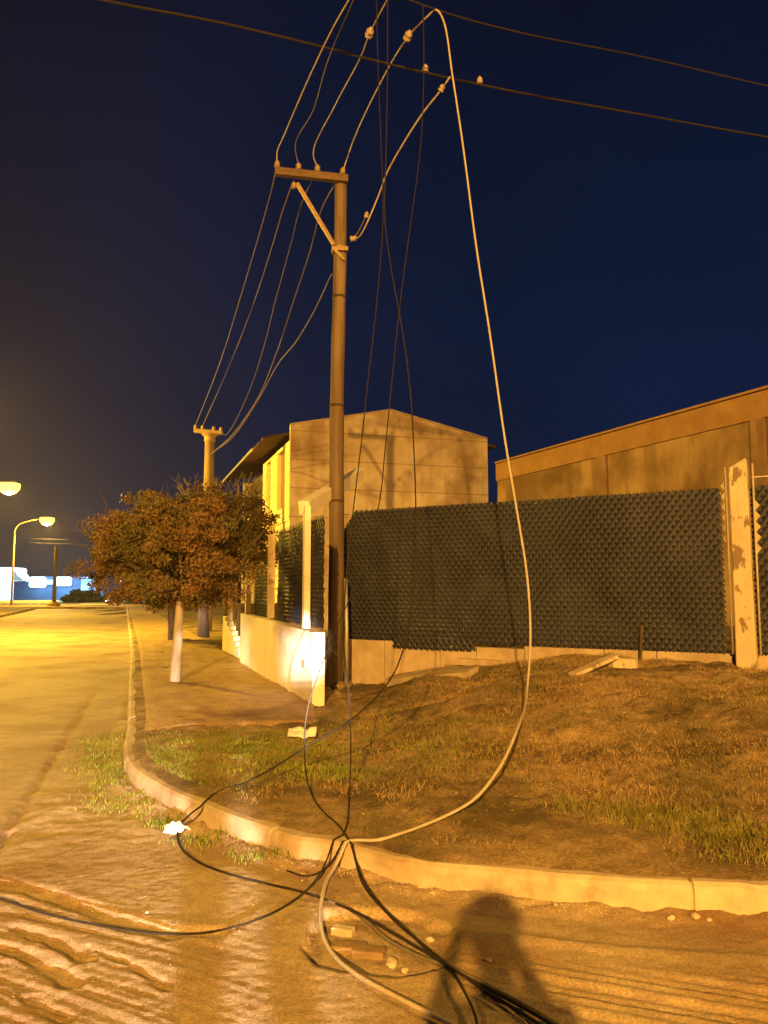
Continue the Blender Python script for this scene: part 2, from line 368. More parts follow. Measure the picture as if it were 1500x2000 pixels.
i, j = np.meshgrid(np.arange(len(ys5)-1), np.arange(21)); a = (i*22+j).ravel()
o = mesh_np('pavement', np.concatenate([V, zz[:,None]], 1), np.stack([a, a+1, a+23, a+22], -1), M['pave'], None, True); tag(o, kind='structure')
kxs = np.arange(-8, 8.01, .05); kys = np.arange(0, 16.01, .05); GRID['k'] = (kxs, kys, kdist(*np.meshgrid(kxs, kys)))
def KD(x, y): return look('k', x, y) if -8 < x < 8 and 0 < y < 16 else float(kdist(np.array([x]), np.array([y]))[0])
def H(x, y):
    k = KD(x, y)
    if k > .17: return look('verge', x, y)
    if k > 0: return .14
    return look('road', x, y)
def GG(px, py, up=0.0):
    z = 0
    for _ in range(4):
        p = G(px, py, z+up); z = z*.3 + H(p.x, p.y)*.7
    return G(px, py, z+up)
mb = MB(); mb.poly([(-300,-90,-.06),(300,-90,-.06),(300,420,-.06),(-300,420,-.06)], [(0,1,2,3)])
tag(mb.build('ground', M['walk']), kind='structure')
# kerb
mb = MB(); prof = [(-.005,-.06),(.0,.085),(.008,.115),(.03,.132),(.17,.137),(.17,-.06)]
pts0 = spline([Vector((p.x,p.y,0)) for p in kerb], 4); cum = [0]
for i in range(1, len(pts0)): cum.append(cum[-1] + (pts0[i]-pts0[i-1]).length)
cum = np.array(cum); ax_ = np.array([p.x for p in pts0]); ay_ = np.array([p.y for p in pts0])
st_ = [(t, 0) for t in np.arange(0, cum[-1], .09)]; jr = random.Random(2); t = .6
while t < cum[-1]:
    st_ = [q_ for q_ in st_ if abs(q_[0]-t) > .02] + [(t-.010, 0), (t-.004, 1), (t+.004, 1), (t+.010, 0)]; t += jr.uniform(2.2, 3.0)
st_.sort(); pts = [Vector((np.interp(t, cum, ax_), np.interp(t, cum, ay_), 0)) for t, _ in st_]
for i, p in enumerate(pts):
    s_i = st_[i][0]; lo = max(0, s_i-.12); hi = min(cum[-1], s_i+.12)
    t = Vector((np.interp(hi, cum, ax_)-np.interp(lo, cum, ax_), np.interp(hi, cum, ay_)-np.interp(lo, cum, ay_), 0)).normalized(); nrm = Vector((-t.y, t.x, 0))
    blk = noise.noise((math.floor(s_i)*3.7, 0, 0))
    wob = .007*noise.noise((p.x*2, p.y*2, 4)) + .004*noise.noise((p.x*14, p.y*14, 4)); wz = .008*noise.noise((p.x*1.3, p.y*1.3, 8)) + .003*noise.noise((p.x*11, p.y*11, 8)) + .004*blk
    g_ = .014 if st_[i][1] else 0
    chip = max(0, noise.noise((p.x*6, p.y*6, 11))-.25)*.06
    for jx, (dx, z) in enumerate(prof):
        mb.v.append(tuple(p + nrm*(dx+wob+g_+(chip if jx in (2,) else 0)) + Vector((0,0,z+((wz-g_-(chip*.6 if jx in (2,3) else 0)) if z > 0 else 0)))))
k = len(prof)
for i in range(len(pts)-1):
    for j in range(k-1):
        a = i*k+j; mb.f.append((a, a+1, a+k+1, a+k)[::-1])
tag(mb.build('kerb', M['kerb'], smooth=False), kind='structure')
# opposite verge of the street, and the one across its far end
KO = 7.05
def left_edge(y): return p0.x - .336*(y-p0.y) - KO
ys3 = np.linspace(16, 60, 30)
mb = MB(); n = len(ys3)
for y in ys3:
    mb.v += [(left_edge(y), y, -.02), (left_edge(y)-.02, y, .13), (left_edge(y)-.35, y, .135), (left_edge(y)-30, y, .16)]
for i in range(n-1):
    for j in range(3): a = i*4+j; mb.f.append((a, a+4, a+5, a+1))
mb.f.append((0,1,2,3)); mb.f.append(tuple((n-1)*4+j for j in (3,2,1,0)))
tag(mb.build('opposite_verge', M['verge']), kind='structure')
mb = MB(); mb.hexa([(-90,62.02,-.05),(60,62.02,-.05),(60,190,-.05),(-90,190,-.05),(-90,62.02,.13),(60,62.02,.13),(60,190,.16),(-90,190,.16)])
tag(mb.build('far_verge', M['verge']), kind='structure')

# ------------------------------------------------------------------ lattice mesh (diamond expanded metal)
def lattice(a, b, z0, z1, w, h, sw=.040, cut=0, tilt=(.34,.20), name='mesh_panel', parent=None, face=1):
    a = Vector(a); b = Vector(b); u = (b-a); u.z = 0; Ln = u.length; u.normalize(); nrm = Vector((u.y, -u.x, 0))*face
    nx = int(Ln/(w/2)); nz = int((z1-z0)/(h/2)); V = []; Fq = []
    def nd(i, j):
        wob = .035*noise.noise((i*.035, j*.06, a.x)) + .012*noise.noise((i*.13, j*.16, 5))
        return a + u*(i*w/2) + Vector((0,0,z0 + j*h/2)) - Vector((0,0,a.z)) + nrm*wob
    for i in range(nx):
        for j in range(nz+1):
            if (i+j) % 2: continue
            for dj in (1,-1):
                if j+dj < 0 or j+dj > nz: continue
                if cut and (j+max(dj,0) - (nz-cut) > i): continue
                p = nd(i, j); q = nd(i+1, j+dj); d = (q-p).normalized()
                s = d.cross(nrm).normalized()
                tw = tilt[0] if dj > 0 else -tilt[1]
                s2 = (s*math.cos(tw) + nrm*math.sin(tw))*sw/2
                off = nrm*(.004 if dj > 0 else -.004); th = s2.cross(d).normalized()*.0015
                k = len(V)
                for r in (p-s2, q-s2, q+s2, p+s2):
                    V.append(tuple(r+off-th))
                for r in (p-s2, q-s2, q+s2, p+s2):
                    V.append(tuple(r+off+th))
                Fq += [(k+3,k+2,k+1,k),(k+4,k+5,k+6,k+7),(k,k+1,k+5,k+4),(k+2,k+3,k+7,k+6)]
    return mesh_np(name, V, Fq, M['mesh'], parent)

# fence along the corner lot
FA = Vector((-.50, 11.75, 0)); FD = Vector((1, -.6, 0)).normalized(); FN = Vector((-.6, -1, 0)).normalized()
def fpt(px, z=0):       # where the ray column px meets the fence line
    r = (px-750)/F/ (CT - .0)   # approximate: column ratio near the horizon
    s = (r*FA.y - FA.x)/(FD.x - r*FD.y); return FA + FD*s + Vector((0,0,z))
fence = empty('mesh_fence', fpt(670), 'long dark diamond mesh fence on the low concrete wall right of the wooden pole', 'fence')
a = fpt(670); b = fpt(1412)
lattice(a, b, .86, 2.80, .092, .124, .076, tilt=(.38,.06), cut=5, name='mesh_panel', parent=fence)
lattice(fpt(770)+FN*.02, fpt(930)+FN*.02, .745, .93, .092, .124, .068, name='loose_flap', parent=fence)
mb = MB()
for zz in (1.02, 2.74):
    mb.bar(a + Vector((0,0,zz)) - FN*.03, b + Vector((0,0,zz)) - FN*.03, .012, .012)
mb.build('tension_wire', M['galv'], fence)
mb = MB(); mb.bar(a+FD*.06-FN*.05+Vector((0,0,.2)), a+FD*.06-FN*.05+Vector((0,0,2.78)), .04, .04, up=(1,0,0)); mb.build('upright', M['steel'], fence)
f2 = empty('mesh_fence', fpt(1472), 'short piece of dark diamond mesh fence right of the white post at the right edge', 'fence')
c = fpt(1470); lattice(c, c+FD*3.0, .86, 2.80, .092, .124, .076, tilt=(.38,.06), name='mesh_panel', parent=f2)
mb = MB(); mb.bar(c+Vector((0,0,2.90))-FN*.03, c+FD*3+Vector((0,0,2.90))-FN*.03, .012, .012); mb.build('tension_wire', M['galv'], f2)
# low concrete wall under the fence: uneven blocks
mb = MB(); s0 = FA - FD*.1; tot = 8.3; s = 0; random.seed(3)
while s < tot:
    ln = random.uniform(.55, 1.15); tp = .84 + random.uniform(-.012, .014)
    if 1.0 < s < 2.3: tp = .80
    mb.box(s0 + FD*(s+ln/2) - FN*(.07+random.uniform(-.006,.006)) + Vector((0,0,tp/2)), ln-.008, .15, tp, FD, FN)
    s += ln
tag(mb.build('low_wall', M['baseconc'], bevel=.008), 'low rough concrete wall running under the dark mesh fence', 'low wall')
# the peeling post with its side rods and lit mesh strips
pb = P(1460, 1305, 8.84); post = empty('fence_post', pb, 'pale peeling concrete fence post with two thin rods at the right', 'post')
mb = MB(); random.seed(5)
hw = .098
px_, py_ = FD, FN
lv = [(pb.z-.2, 1.12), (pb.z+.6, 1.02), (pb.z+1.4, 1.0), (2.98, .98), (3.05, .90)]
n0 = len(mb.v)
for z, k_ in lv:
    c0 = Vector((pb.x, pb.y, z))
    for sx, sy in ((-1,-1),(1,-1),(1,1),(-1,1)):
        mb.v.append(tuple(c0 + FD*sx*hw*k_ + FN*sy*hw*k_ + Vector((0,0,(.05*sx if z > 3 else 0)))))
for i in range(len(lv)-1):
    for k_ in range(4):
        a_ = n0+i*4+k_; b_ = n0+i*4+(k_+1)%4; mb.f.append((a_, b_, b_+4, a_+4))
mb.f.append((n0+16, n0+17, n0+18, n0+19)); mb.f.append((n0+3, n0+2, n0+1, n0))
mb.build('shaft', M['post'], post, bevel=.012)
for sx, z0 in ((-1, .86), (1, .86)):
    mb = MB(); q = pb + FD*(.145*sx); q.z = 0
    mb.tube([q+Vector((0,0,z0)), q+FD*(.004)+Vector((0,0,3.02 if sx<0 else 3.04))], .011, 8)
    mb.build('rod', M['cable_pale'], post, smooth=True)
for sx, zt, zb in ((-1, 2.82, 2.12), (1, 2.6, 2.0)):     # zigzag strips, pale colour stands for the mesh's lit end diamonds
    mb = MB(); z = zb
    while z < zt-.01:
        q = pb + FD*(.155*sx) - FN*.03; r1 = q + FD*(.05*sx)
        x0 = Vector((q.x,q.y,z)); x1 = Vector((r1.x,r1.y,z+.062)); x2 = Vector((q.x,q.y,z+.124))
        t = FN*.004
        mb.poly([x0-t, x1-t, x2-t, x0+t, x1+t, x2+t], [(0,1,2),(5,4,3),(0,3,4,1),(1,4,5,2)])
        z += .124
    mb.build('lit_mesh_edge', M['baseconc'], post)

# ------------------------------------------------------------------ white low wall along the pavement
W0 = Vector((-.895, 9.75, 0)); WD = Vector((-.350, 1, 0)).normalized(); WN = Vector((-WD.y, WD.x, 0))   # WN: towards the street
def wpt(px, z=0):
    r = (px-750)/F
    s = (r*W0.y - W0.x)/(WD.x - r*WD.y); return W0 + WD*s + Vector((0,0,z))
wend = wpt(472)
WL = (wend-W0).length
mb = MB(); z0, zA, zB = -.1, 1.055, 1.12
T = -WN*.16
nseg = 24
for i in range(nseg+1):
    p = W0 + WD*(WL*i/nseg); zt = zA + (zB-zA)*i/nseg
    mb.v += [tuple(p+Vector((0,0,z0))), tuple(p+Vector((0,0,zt))), tuple(p+T+Vector((0,0,zt))), tuple(p+T+Vector((0,0,z0)))]
for i in range(nseg):
    for j in range(3):
        a_ = i*4+j; mb.f.append((a_, a_+1, a_+5, a_+4))
mb.f.append((3,2,1,0)); mb.f.append((nseg*4, nseg*4+1, nseg*4+2, nseg*4+3))
ww = mb.build('low_wall', M['white'], bevel=.006)
tag(ww, 'white painted low wall with dark mesh above it beside the pavement', 'low wall')
mb = MB(); random.seed(9)
hc = wpt(594, P(594, 1293, 10.45).z)
M['hole'] = material('bare_mortar', (.22,.17,.06), (.34,.27,.1), 12, .9, .5, 40)
ring = []
for k in range(14):
    q = 2*math.pi*k/14; r = random.uniform(.045, .085)
    ring.append(hc + WD*math.cos(q)*r*1.3 + Vector((0,0,math.sin(q)*r)) )
mb.poly([p + WN*.003 for p in ring] + [p - WN*.01 for p in ring], [tuple(range(14))] + [(k,(k+1)%14,14+(k+1)%14,14+k) for k in range(14)])
for dx, dz, r in ((.10,-.07,.02),(-.08,-.08,.025),(-.11,-.04,.018),(.03,-.13,.012),(.13,.0,.015)):
    c_ = hc + WD*dx + Vector((0,0,dz)) + WN*.003
    mb.poly([c_ + WD*math.cos(q)*r*random.uniform(.7,1.2) + Vector((0,0,math.sin(q)*r)) for q in [i*math.pi/4 for i in range(8)]], [tuple(range(8))])
mb.build('chipped_patch', M['hole'], ww)
# mesh above the white wall
sf = empty('mesh_fence', W0, 'dark mesh fence standing on the white low wall left of the wooden pole', 'fence')
lattice(W0-WD*.05+T*.8, wpt(527)+T*.8, 1.10, 2.55, .092, .124, .088, tilt=(.15,.10), name='mesh_panel', parent=sf, face=-1)
lattice(wpt(519)+T*.8, wpt(484)+T*.8, 1.13, 2.0, .092, .124, .088, tilt=(.15,.10), name='mesh_panel', parent=sf, face=-1)
mb = MB()
for pa, pb_ in ((611,484),):
    mb.bar(wpt(pa, 1.6)+T*1.1, wpt(pb_, 1.6)+T*1.1, .02, .02)
mb.build('rail', M['steel'], sf)
# white post on the wall and the pale beam rising from it
pp = wpt(592); mb = MB(); mb.box(Vector((pp.x,pp.y,1.075+.82))-WN*.05, .12, .085, 1.64, WD, WN)
tag(mb.build('gate_post', M['white'], bevel=.008), 'tall white post standing on the white wall, lower end of the pale beam', 'post')
bs = Vector((pp.x, pp.y, 2.68)); be = P(703, 925, 13.4)
mb = MB(); dirv = (be-bs).normalized(); mb.bar(bs + dirv*.02, be, .16, .19)
tag(mb.build('beam', M['white'], bevel=.008), 'pale beam rising to the right behind the wooden pole from the white post', 'beam')
# thinner posts farther along the wall
for px, zt, lab in ((522, 2.5, 'pale concrete post on the white wall half hidden by the tree crown'), (479, 1.95, 'yellowish post at the far end of the white wall')):
    q = wpt(px); mb = MB(); mb.box(Vector((q.x,q.y,(zt+1.12)/2))+T*.45, .14, .10, zt-1.12, WD, WN)
    tag(mb.build('wall_post', M['baseconc'] if px == 522 else M['yellow'], bevel=.008), lab, 'post')
# neighbour's garden entrance beyond: yellow side wall stepping down, steps, slim post
q0 = wpt(468); q1 = wpt(440)
yw = empty('entrance_wall', q1, 'yellow sloping wall of the entrance steps just beyond the white wall', 'wall')
a_ = P(440, 1275, 18.6); b_ = P(472, 1296, 16.4); a_.z = 0; b_.z = 0
mb = MB(); n_ = 7
for k in range(n_):
    f0, f1 = k/n_, (k+1)/n_
    c_ = a_.lerp(b_, (f0+f1)/2); zt = .95 - .68*f0
    mb.box(Vector((c_.x, c_.y, zt/2)), (b_-a_).length/n_-.004, .15, zt, (b_-a_).normalized(), Vector((0,0,1)).cross((b_-a_).normalized()))
mb.build('stepped_wall', M['yellow'], yw)
mb = MB()
for k in range(8):
    c_ = a_ + Vector((.75,.25,0)) + (b_-a_)*(k/8)
    mb.box(Vector((c_.x, c_.y, .62-.066*k)), .42, 1.0, 1.25-.13*k, (b_-a_).normalized(), Vector((0,0,1)).cross((b_-a_).normalized()))
mb.build('steps', M['brick'], yw)
q = P(450, 1220, 18.4); mb = MB(); mb.box(Vector((q.x, q.y, 1.28)), .10, .10, 1.0); 
tag(mb.build('gate_post', M['yellow'], bevel=.005), 'slim yellow post above the brick entrance steps', 'post')

# ------------------------------------------------------------------ utility pole with one-sided crossarm
PY = 11.4; PX = -.725
up = empty('utility_pole', (PX, PY, .1), 'tall brown wooden pole with a one-sided crossarm beside the white wall', 'utility pole')
mb = MB(); pts = []; rs = []
for k in range(33):
    z = -.2 + 8.15*k/32; pts.append(Vector((PX + .045*(z/8) + .012*math.sin(z*1.1), PY, z))); rs.append(.122 - .028*(z/8) + .003*math.sin(z*5))
mb.tube(pts, rs, 20); pole = mb.build('shaft', M['wood'], up, smooth=True)
for zz in (2.9, 4.35, 6.05):
    mb = MB(); mb.lathe((PX+.045*zz/8+.012*math.sin(zz*1.1), PY, zz), [(.124-.028*zz/8,-.02),(.127-.028*zz/8,0),(.124-.028*zz/8,.02)], 20); mb.build('band', M['dark'], up, smooth=True)
al = Vector((-1.655, 11.08, 7.90)); ar = Vector((-.56, 11.30, 7.90))
M['arm'] = material('crossarm_wood', (.08,.055,.035), (.17,.12,.08), 9, .85, .7, 30, stretch=(.2,1,1), bdist=.01)
mb = MB(); mb.bar(al, ar, .10, .115); mb.build('crossarm', M['arm'], up, bevel=.01)
mb = MB(); mb.bar(P(580,358,11.05), P(652,478,11.26), .045, .05); mb.build('brace', M['steel'], up)
mb = MB(); mb.bar(P(650,482,11.25), P(672,508,11.27), .05, .03); mb.bar(P(652,486,11.26), P(680,486,11.27), .05, .06); mb.lathe(P(662,490,11.4), [(.115,-.05),(.118,0),(.115,.05)], 18)
mb.build('clamp', M['steel'], up)
mb = MB(); mb.tube([P(676,1338,11.2), P(677,1230,11.25), P(675,1130,11.3)], .028, 8); mb.build('conduit', M['galv'], up, smooth=True)
def insul(name, c, s, parent, axis=(0,0,1), mat=None):
    mb = MB(); mb.lathe(c, [(.016*s,-.05*s),(.04*s,-.045*s),(.045*s,-.02*s),(.025*s,-.01*s),(.042*s,.005*s),(.04*s,.03*s),(.018*s,.045*s),(.02*s,.06*s)], 14, axis)
    return mb.build(name, mat or M['ceramic'], parent, smooth=True)
ai = []
for t in (.03, .32, .58, .93):
    c_ = al.lerp(ar, t) + Vector((0,0,.12)); ai.append(c_)
    insul('insulator', c_, 1.0, up, mat=M['steel'])
insul('insulator', P(574,362,11.0), .9, up, mat=M['steel'])
insul('insulator', P(690,466,11.25), 1.0, up, (1,0,.2))

# second pole
Q = P(402, 1200, 27); qz = P(402, 848, 27).z
u2 = empty('utility_pole', (Q.x, Q.y, 0), 'thick pale concrete pole with short crossarm rising behind the tree', 'utility pole')
mb = MB(); mb.tube([(Q.x,Q.y,-.2),(Q.x,Q.y,3),(Q.x,Q.y,qz)], [.23,.20,.165], 20); mb.build('shaft', M['pconc'], u2, smooth=True)
mb = MB(); e0 = P(379,841,27); e1 = P(434,846,27); mb.bar(e0, e1, .14, .14); mb.build('crossarm', M['pconc'], u2, bevel=.01)
mb = MB(); mb.lathe((Q.x,Q.y,qz-.25), [(.17,-.04),(.2,0),(.2,.15),(.3,.24)], 16); mb.build('collar', M['steel'], u2)
for t in (.05,.3,.7,.95): insul('insulator', e0.lerp(e1,t)+Vector((0,0,.13)), 1.5, u2, mat=M['steel'])

# ------------------------------------------------------------------ cables
def cable(name, pts, r, mat, label, cat='cable', group=None, n=8, res=10):
    if isinstance(pts[-1], tuple):
        b = pts[-1][1]; pts = pts[:-1]; e_ = Vector(pts[-1]); d_ = (e_-Vector(pts[-2])).normalized()
        pts += [e_+d_*.5, e_+d_*1.2, (e_+d_*1.2).lerp(b,.3)+Vector((0,0,.3)), (e_+d_*1.2).lerp(b,.65)+Vector((0,0,.2)), b]
    sp_ = spline(pts, res)
    for q in sp_:
        if -6 < q.x < 6 and 2 < q.y < 13 and q.z < 1.0: q.z = max(q.z, H(q.x, q.y) + r*.9)
    gh = [H(q.x, q.y) if (-6 < q.x < 6 and 2 < q.y < 13 and q.z < 1.0) else None for q in sp_]
    near_ = [h_ is not None and sp_[i].z < h_ + .10 for i, h_ in enumerate(gh)]
    for _ in range(14):                # a stiff cable bridges small steps
        zz_ = [q.z for q in sp_]
        for i in range(1, len(sp_)-1):
            if near_[i]: sp_[i].z = max(zz_[i], .5*(zz_[i-1]+zz_[i+1]))
    for _ in range(5):
        xy = [(q.x, q.y) for q in sp_]
        for i in range(1, len(sp_)-1):
            if near_[i]: sp_[i].x = (xy[i-1][0]+2*xy[i][0]+xy[i+1][0])/4; sp_[i].y = (xy[i-1][1]+2*xy[i][1]+xy[i+1][1])/4
    mb = MB(); mb.tube(sp_, r, n)
    o = mb.build(name, mat, None, smooth=True); return tag(o, label, cat, group)
def run(pix, Y0, Y1):
    d = [0]
    for i in range(1, len(pix)): d.append(d[-1] + math.hypot(pix[i][0]-pix[i-1][0], pix[i][1]-pix[i-1][1]))
    return [P(x, y, 1/((1-t/d[-1])/Y0 + (t/d[-1])/Y1)) for (x, y), t in zip(pix, d)]
g1 = 'wires strung from the wooden pole to the concrete pole'
cable('power_line', [ai[0]] + run([(530,372),(503,470),(470,580),(436,690)], 11.4, 17) + [e0.lerp(e1,.05)+Vector((0,0,.2))], .009, M['cable_grey'], 'far wire from the crossarm tip, outermost of those running to the concrete pole', 'wire', g1)
cable('power_line', [ai[1]] + run([(556,400),(535,470),(500,580),(458,690)], 11.6, 17) + [e0.lerp(e1,.3)+Vector((0,0,.2))], .009, M['cable_grey'], 'second wire from the tip of the crossarm, running to the concrete pole', 'wire', g1)
cable('power_line', [ai[2]] + run([(590,395),(570,470),(540,580),(512,690)], 11.6, 16) + run([(480,780),(440,850)], 19, 25) + [e0.lerp(e1,.95)+Vector((0,0,.2))], .007, M['cable_grey'], 'faint third wire from the crossarm, reaching the right end of the concrete pole arm', 'wire', g1)
cable('power_line', [ai[3]] + run([(632,400),(606,490),(573,590),(540,690),(505,775)], 11.6, 19) + run([(460,842),(413,886)], 21.5, 26.7), .011, M['cable_grey'], 'fourth wire from the crossarm beside the wooden pole, curving down to the concrete pole', 'wire', g1)
cable('power_line', run([(648,535),(615,605),(578,668),(545,708),(505,780)], 11.4, 19) + run([(462,845),(416,885)], 21.5, 26.7), .011, M['cable_grey'], 'wire leaving the wooden pole below the clamp, curving down to the concrete pole', 'wire', g1)
# upward wires over the photographer's head
over_ = {'e': None}
def over(b): return [('to', b)]
back = Vector((1.0, -6.5, 8.7)); g2 = 'wires running from the crossarm overhead'
cable('power_line', [ai[0]] + run([(541,300),(556,262),(608,142),(650,55),(684,-5)], 11.0, 8.1) + over(back+Vector((-1.2,0,0))), .009, M['cable_pale'], 'leftmost wire rising from the crossarm tip to the top of the picture', 'wire', g2)
cable('power_line', [ai[1]] + run([(577,285),(612,215),(640,120),(692,-5)], 11.0, 8.1) + over(back+Vector((-.9,0,.05))), .007, M['cable_grey'], 'faint wire rising from the crossarm, second from the left', 'wire', g2)
w3 = cable('power_line', [ai[2]] + run([(612,300),(655,205),(705,110),(722,66),(760,-8)], 11.0, 8.1) + over(back+Vector((-.4,0,.05))), .009, M['cable_pale'], 'wire rising from the crossarm with a round insulator near the top', 'wire', g2)
insul('insulator', P(722,64,8.5), 1.1, w3, (.3,-.8,.2))
# crossing bundle and second crossing line
cb = cable('power_line', [P(-250,-110,9.6)] + [P(x,y,Y) for x,y,Y in ((200,0,8.3),(420,42,8.6),(600,84,8.9),(780,130,9.1),(1000,178,9.6),(1260,225,10.2),(1500,268,10.7))] + [P(1900,335,11.6)], .014, M['cable_dark'], 'thick black overhead cable crossing behind the hanging wires', 'cable')
for px, py, Y in ((831,134,9.2),(937,157,9.45)):
    insul('insulator', P(px,py,Y), .85, cb)
cable('power_line', [P(500,-120,7.6)] + [P(x,y,Y) for x,y,Y in ((850,18,8.2),(1000,60,8.5),(1250,110,9.2),(1500,168,9.9))] + [P(1900,250,11)], .009, M['cable_dark'], 'thin black overhead line above the thick crossing cable', 'cable')
# the pale cable: from the arm up over the overhead line, then down to the road
tail = [(750,1640),(690,1672),(648,1705),(630,1750),(626,1800),(640,1850),(690,1900),(760,1940),(850,1985),(905,2012),(1000,2060)]
pc = cable('fallen_cable', [ai[3]] + run([(690,275),(757,136),(797,72),(835,32)], 11, 8.3) + [P(851,19,8.2), P(866,40,8.15)] +
      [P(x,y,Y) for x,y,Y in ((884,150,8.05),(905,290,7.9),(930,480,7.7),(958,660,7.5),(985,850,7.3),(1010,1000,7.1),(1030,1130,6.9),(1036,1240,6.75),(1030,1340,6.5))] + [GG(1010,1425,.42), GG(975,1500,.26), GG(925,1562,.12)] +
      [GG(850,1605,.05)] + [GG(x,y,.02) for x,y in tail], .0098, M['cable_pale'], 'thick pale cable draped over the overhead line and fallen across kerb onto the road')
insul('insulator', P(797,70,8.6), 1.1, pc, (.4,-.8,.4))
pc2 = cable('hanging_cable', [P(690,467,11.3), P(702,462,11.1), P(716,437,10.9)] + run([(740,380),(757,335),(795,268),(830,215),(858,180),(879,150)], 10.7, 9.2), .011, M['cable_pale'], 'short pale cable from right of the clamp up to the thick crossing cable')
insul('insulator', P(863,172,9.35), .9, pc2, (.4,-.5,.5)); insul('insulator', P(716,420,10.9), .8, pc2, (.2,-.3,1))
cable('hanging_cable', [P(690,467,11.3), P(700,452,11.2), P(715,422,11.0)], .010, M['cable_grey'], 'small loop of wire right of the pole clamp')
# the hanging dark wires
g3 = 'loose wires hanging from overhead to the ground'
cable('hanging_cable', [P(735,-20,8.1)] + run([(738,120),(745,300),(748,430),(735,600),(718,750),(704,880),(690,995),(676,1130),(671,1250),(683,1380),(685,1480),(682,1570)], 8.1, 5.6) + [GG(673,1626,.02)] +
      [GG(x,y,.018) for x,y in ((655,1670),(610,1728),(560,1768),(500,1797),(430,1818),(350,1825),(270,1820),(180,1805),(90,1785),(0,1755),(-90,1720))], .0052, M['cable_dark'], 'dark wire hanging nearest the wooden pole and sweeping left over the dirt road', 'cable', g3)
cable('hanging_cable', [P(826,10,8.1)] + run([(828,110),(822,280),(803,430),(783,580),(767,730),(752,880),(740,985),(700,1130),(655,1230),(628,1300),(603,1375),(595,1430)], 8.1, 6.0) + [GG(600,1530,.05), GG(625,1580,.02), GG(672,1628,.02)] +
      [GG(x,y,.02) for x,y in ((690,1690),(720,1745),(770,1800),(830,1850),(890,1910),(925,1975),(938,2030))], .0052, M['cable_dark'], 'dark wire hanging in front of the gable, touching the grass near the white paper', 'cable', g3)
cable('hanging_cable', [P(757,-20,8.1)] + run([(757,120),(754,300),(752,430),(765,530),(785,640),(800,750),(808,870),(812,985),(812,1100),(790,1260),(760,1330),(690,1402),(600,1458),(500,1520),(430,1556)], 8.1, 5.7) + [GG(378,1585,.03)] +
      [GG(x,y,.02) for x,y in ((352,1612),(350,1650),(385,1683),(440,1705),(520,1726),(600,1745),(680,1775),(760,1820),(850,1873),(940,1930),(1040,1992),(1120,2050))], .0062, M['cable_dark'], 'dark wire hanging rightmost past the mesh fence, looping at the kerb bend', 'cable', g3)
g4 = 'strands lying in the bundle on the road'
cable('fallen_cable', [GG(x,y,.02) for x,y in ((673,1628),(700,1705),(745,1770),(800,1825),(870,1885),(960,1935),(1060,1990),(1150,2050))], .0062, M['cable_dark'], 'dark strand running lowest right from the kerb crossing of the wires', 'cable', g4)
cable('fallen_cable', [GG(x,y,.018) for x,y in ((640,1760),(700,1790),(760,1838),(840,1880),(930,1915),(1030,1968),(1130,2030))], .010, M['cable_grey'], 'grey strand lying between the dark strands on the road', 'cable', g4)
cable('fallen_cable', [GG(x,y,.012) for x,y in ((760,1640),(700,1668),(655,1690),(600,1712),(560,1700))], .005, M['cable_dark'], 'thin wire end lying on the kerb top', 'cable', g4)

# ------------------------------------------------------------------ house with gable
HY = 27.0; C0 = P(568, 830, HY); eaveL = C0.z; u = Vector((1, .30, 0)).normalized(); v = Vector((-.336, 1, 0)).normalized()
def gx(px, z):          # along the gable wall, by column
    r = (px-750)/F
    s = (r*C0.y - C0.x)/(u.x - r*u.y); return Vector((C0.x, C0.y, 0)) + u*s + Vector((0,0,z))
def zat(px, py, p): return CAMZ + (ray(px,py)[2]/ray(px,py)[1])*p.y
cR = gx(955, 0); cR = Vector((cR.x, cR.y, zat(955,858,cR))); cA = gx(763, 0); cA = Vector((cA.x, cA.y, zat(763,802,cA)))
# exact ratio correction for columns high above the horizon
house = empty('house', (C0.x, C0.y, 0), 'two storey house with big stained concrete gable and yellow street front', 'house')
Wd = (cR-Vector((C0.x,C0.y,cR.z))).length; ap = (cA-Vector((C0.x,C0.y,cA.z))).length
M['gable'] = material('stained_gable_render', (.66,.57,.40), (.80,.72,.54), 1.3, .9, .25, 18, c3=(.36,.27,.17), s3=.55, t3=(.47,.62), detail=9, stretch=(1,1,.75))
n_, l_, b_s = nodes_of(M['gable'])
# horizontal construction joints and vertical run-off streaks
tcn = n_.new('ShaderNodeTexCoord'); sp = n_.new('ShaderNodeSeparateXYZ'); l_.new(tcn.outputs['Object'], sp.inputs[0])
mo = n_.new('ShaderNodeMath'); mo.operation = 'FRACT'; di = n_.new('ShaderNodeMath'); di.operation = 'DIVIDE'; di.inputs[1].default_value = 1.03
l_.new(sp.outputs[2], di.inputs[0]); l_.new(di.outputs[0], mo.inputs[0])
lt = n_.new('ShaderNodeMath'); lt.operation = 'LESS_THAN'; lt.inputs[1].default_value = .045; l_.new(mo.outputs[0], lt.inputs[0])
st = n_.new('ShaderNodeTexNoise'); mpp = n_.new('ShaderNodeMapping'); mpp.inputs['Scale'].default_value = (2.2,2.2,.12); l_.new(tcn.outputs['Object'], mpp.inputs[0]); l_.new(mpp.outputs[0], st.inputs['Vector']); st.inputs['Scale'].default_value = 1; st.inputs['Detail'].default_value = 6
sr = n_.new('ShaderNodeMapRange'); l_.new(st.outputs[0], sr.inputs[0]); sr.inputs[1].default_value = .5; sr.inputs[2].default_value = .75; sr.inputs[4].default_value = .38
old = b_s.inputs['Base Color'].links[0].from_socket
m1 = n_.new('ShaderNodeMix'); m1.data_type = 'RGBA'; l_.new(sr.outputs[0], m1.inputs[0]); l_.new(old, m1.inputs[6]); m1.inputs[7].default_value = (.22,.145,.09,1)
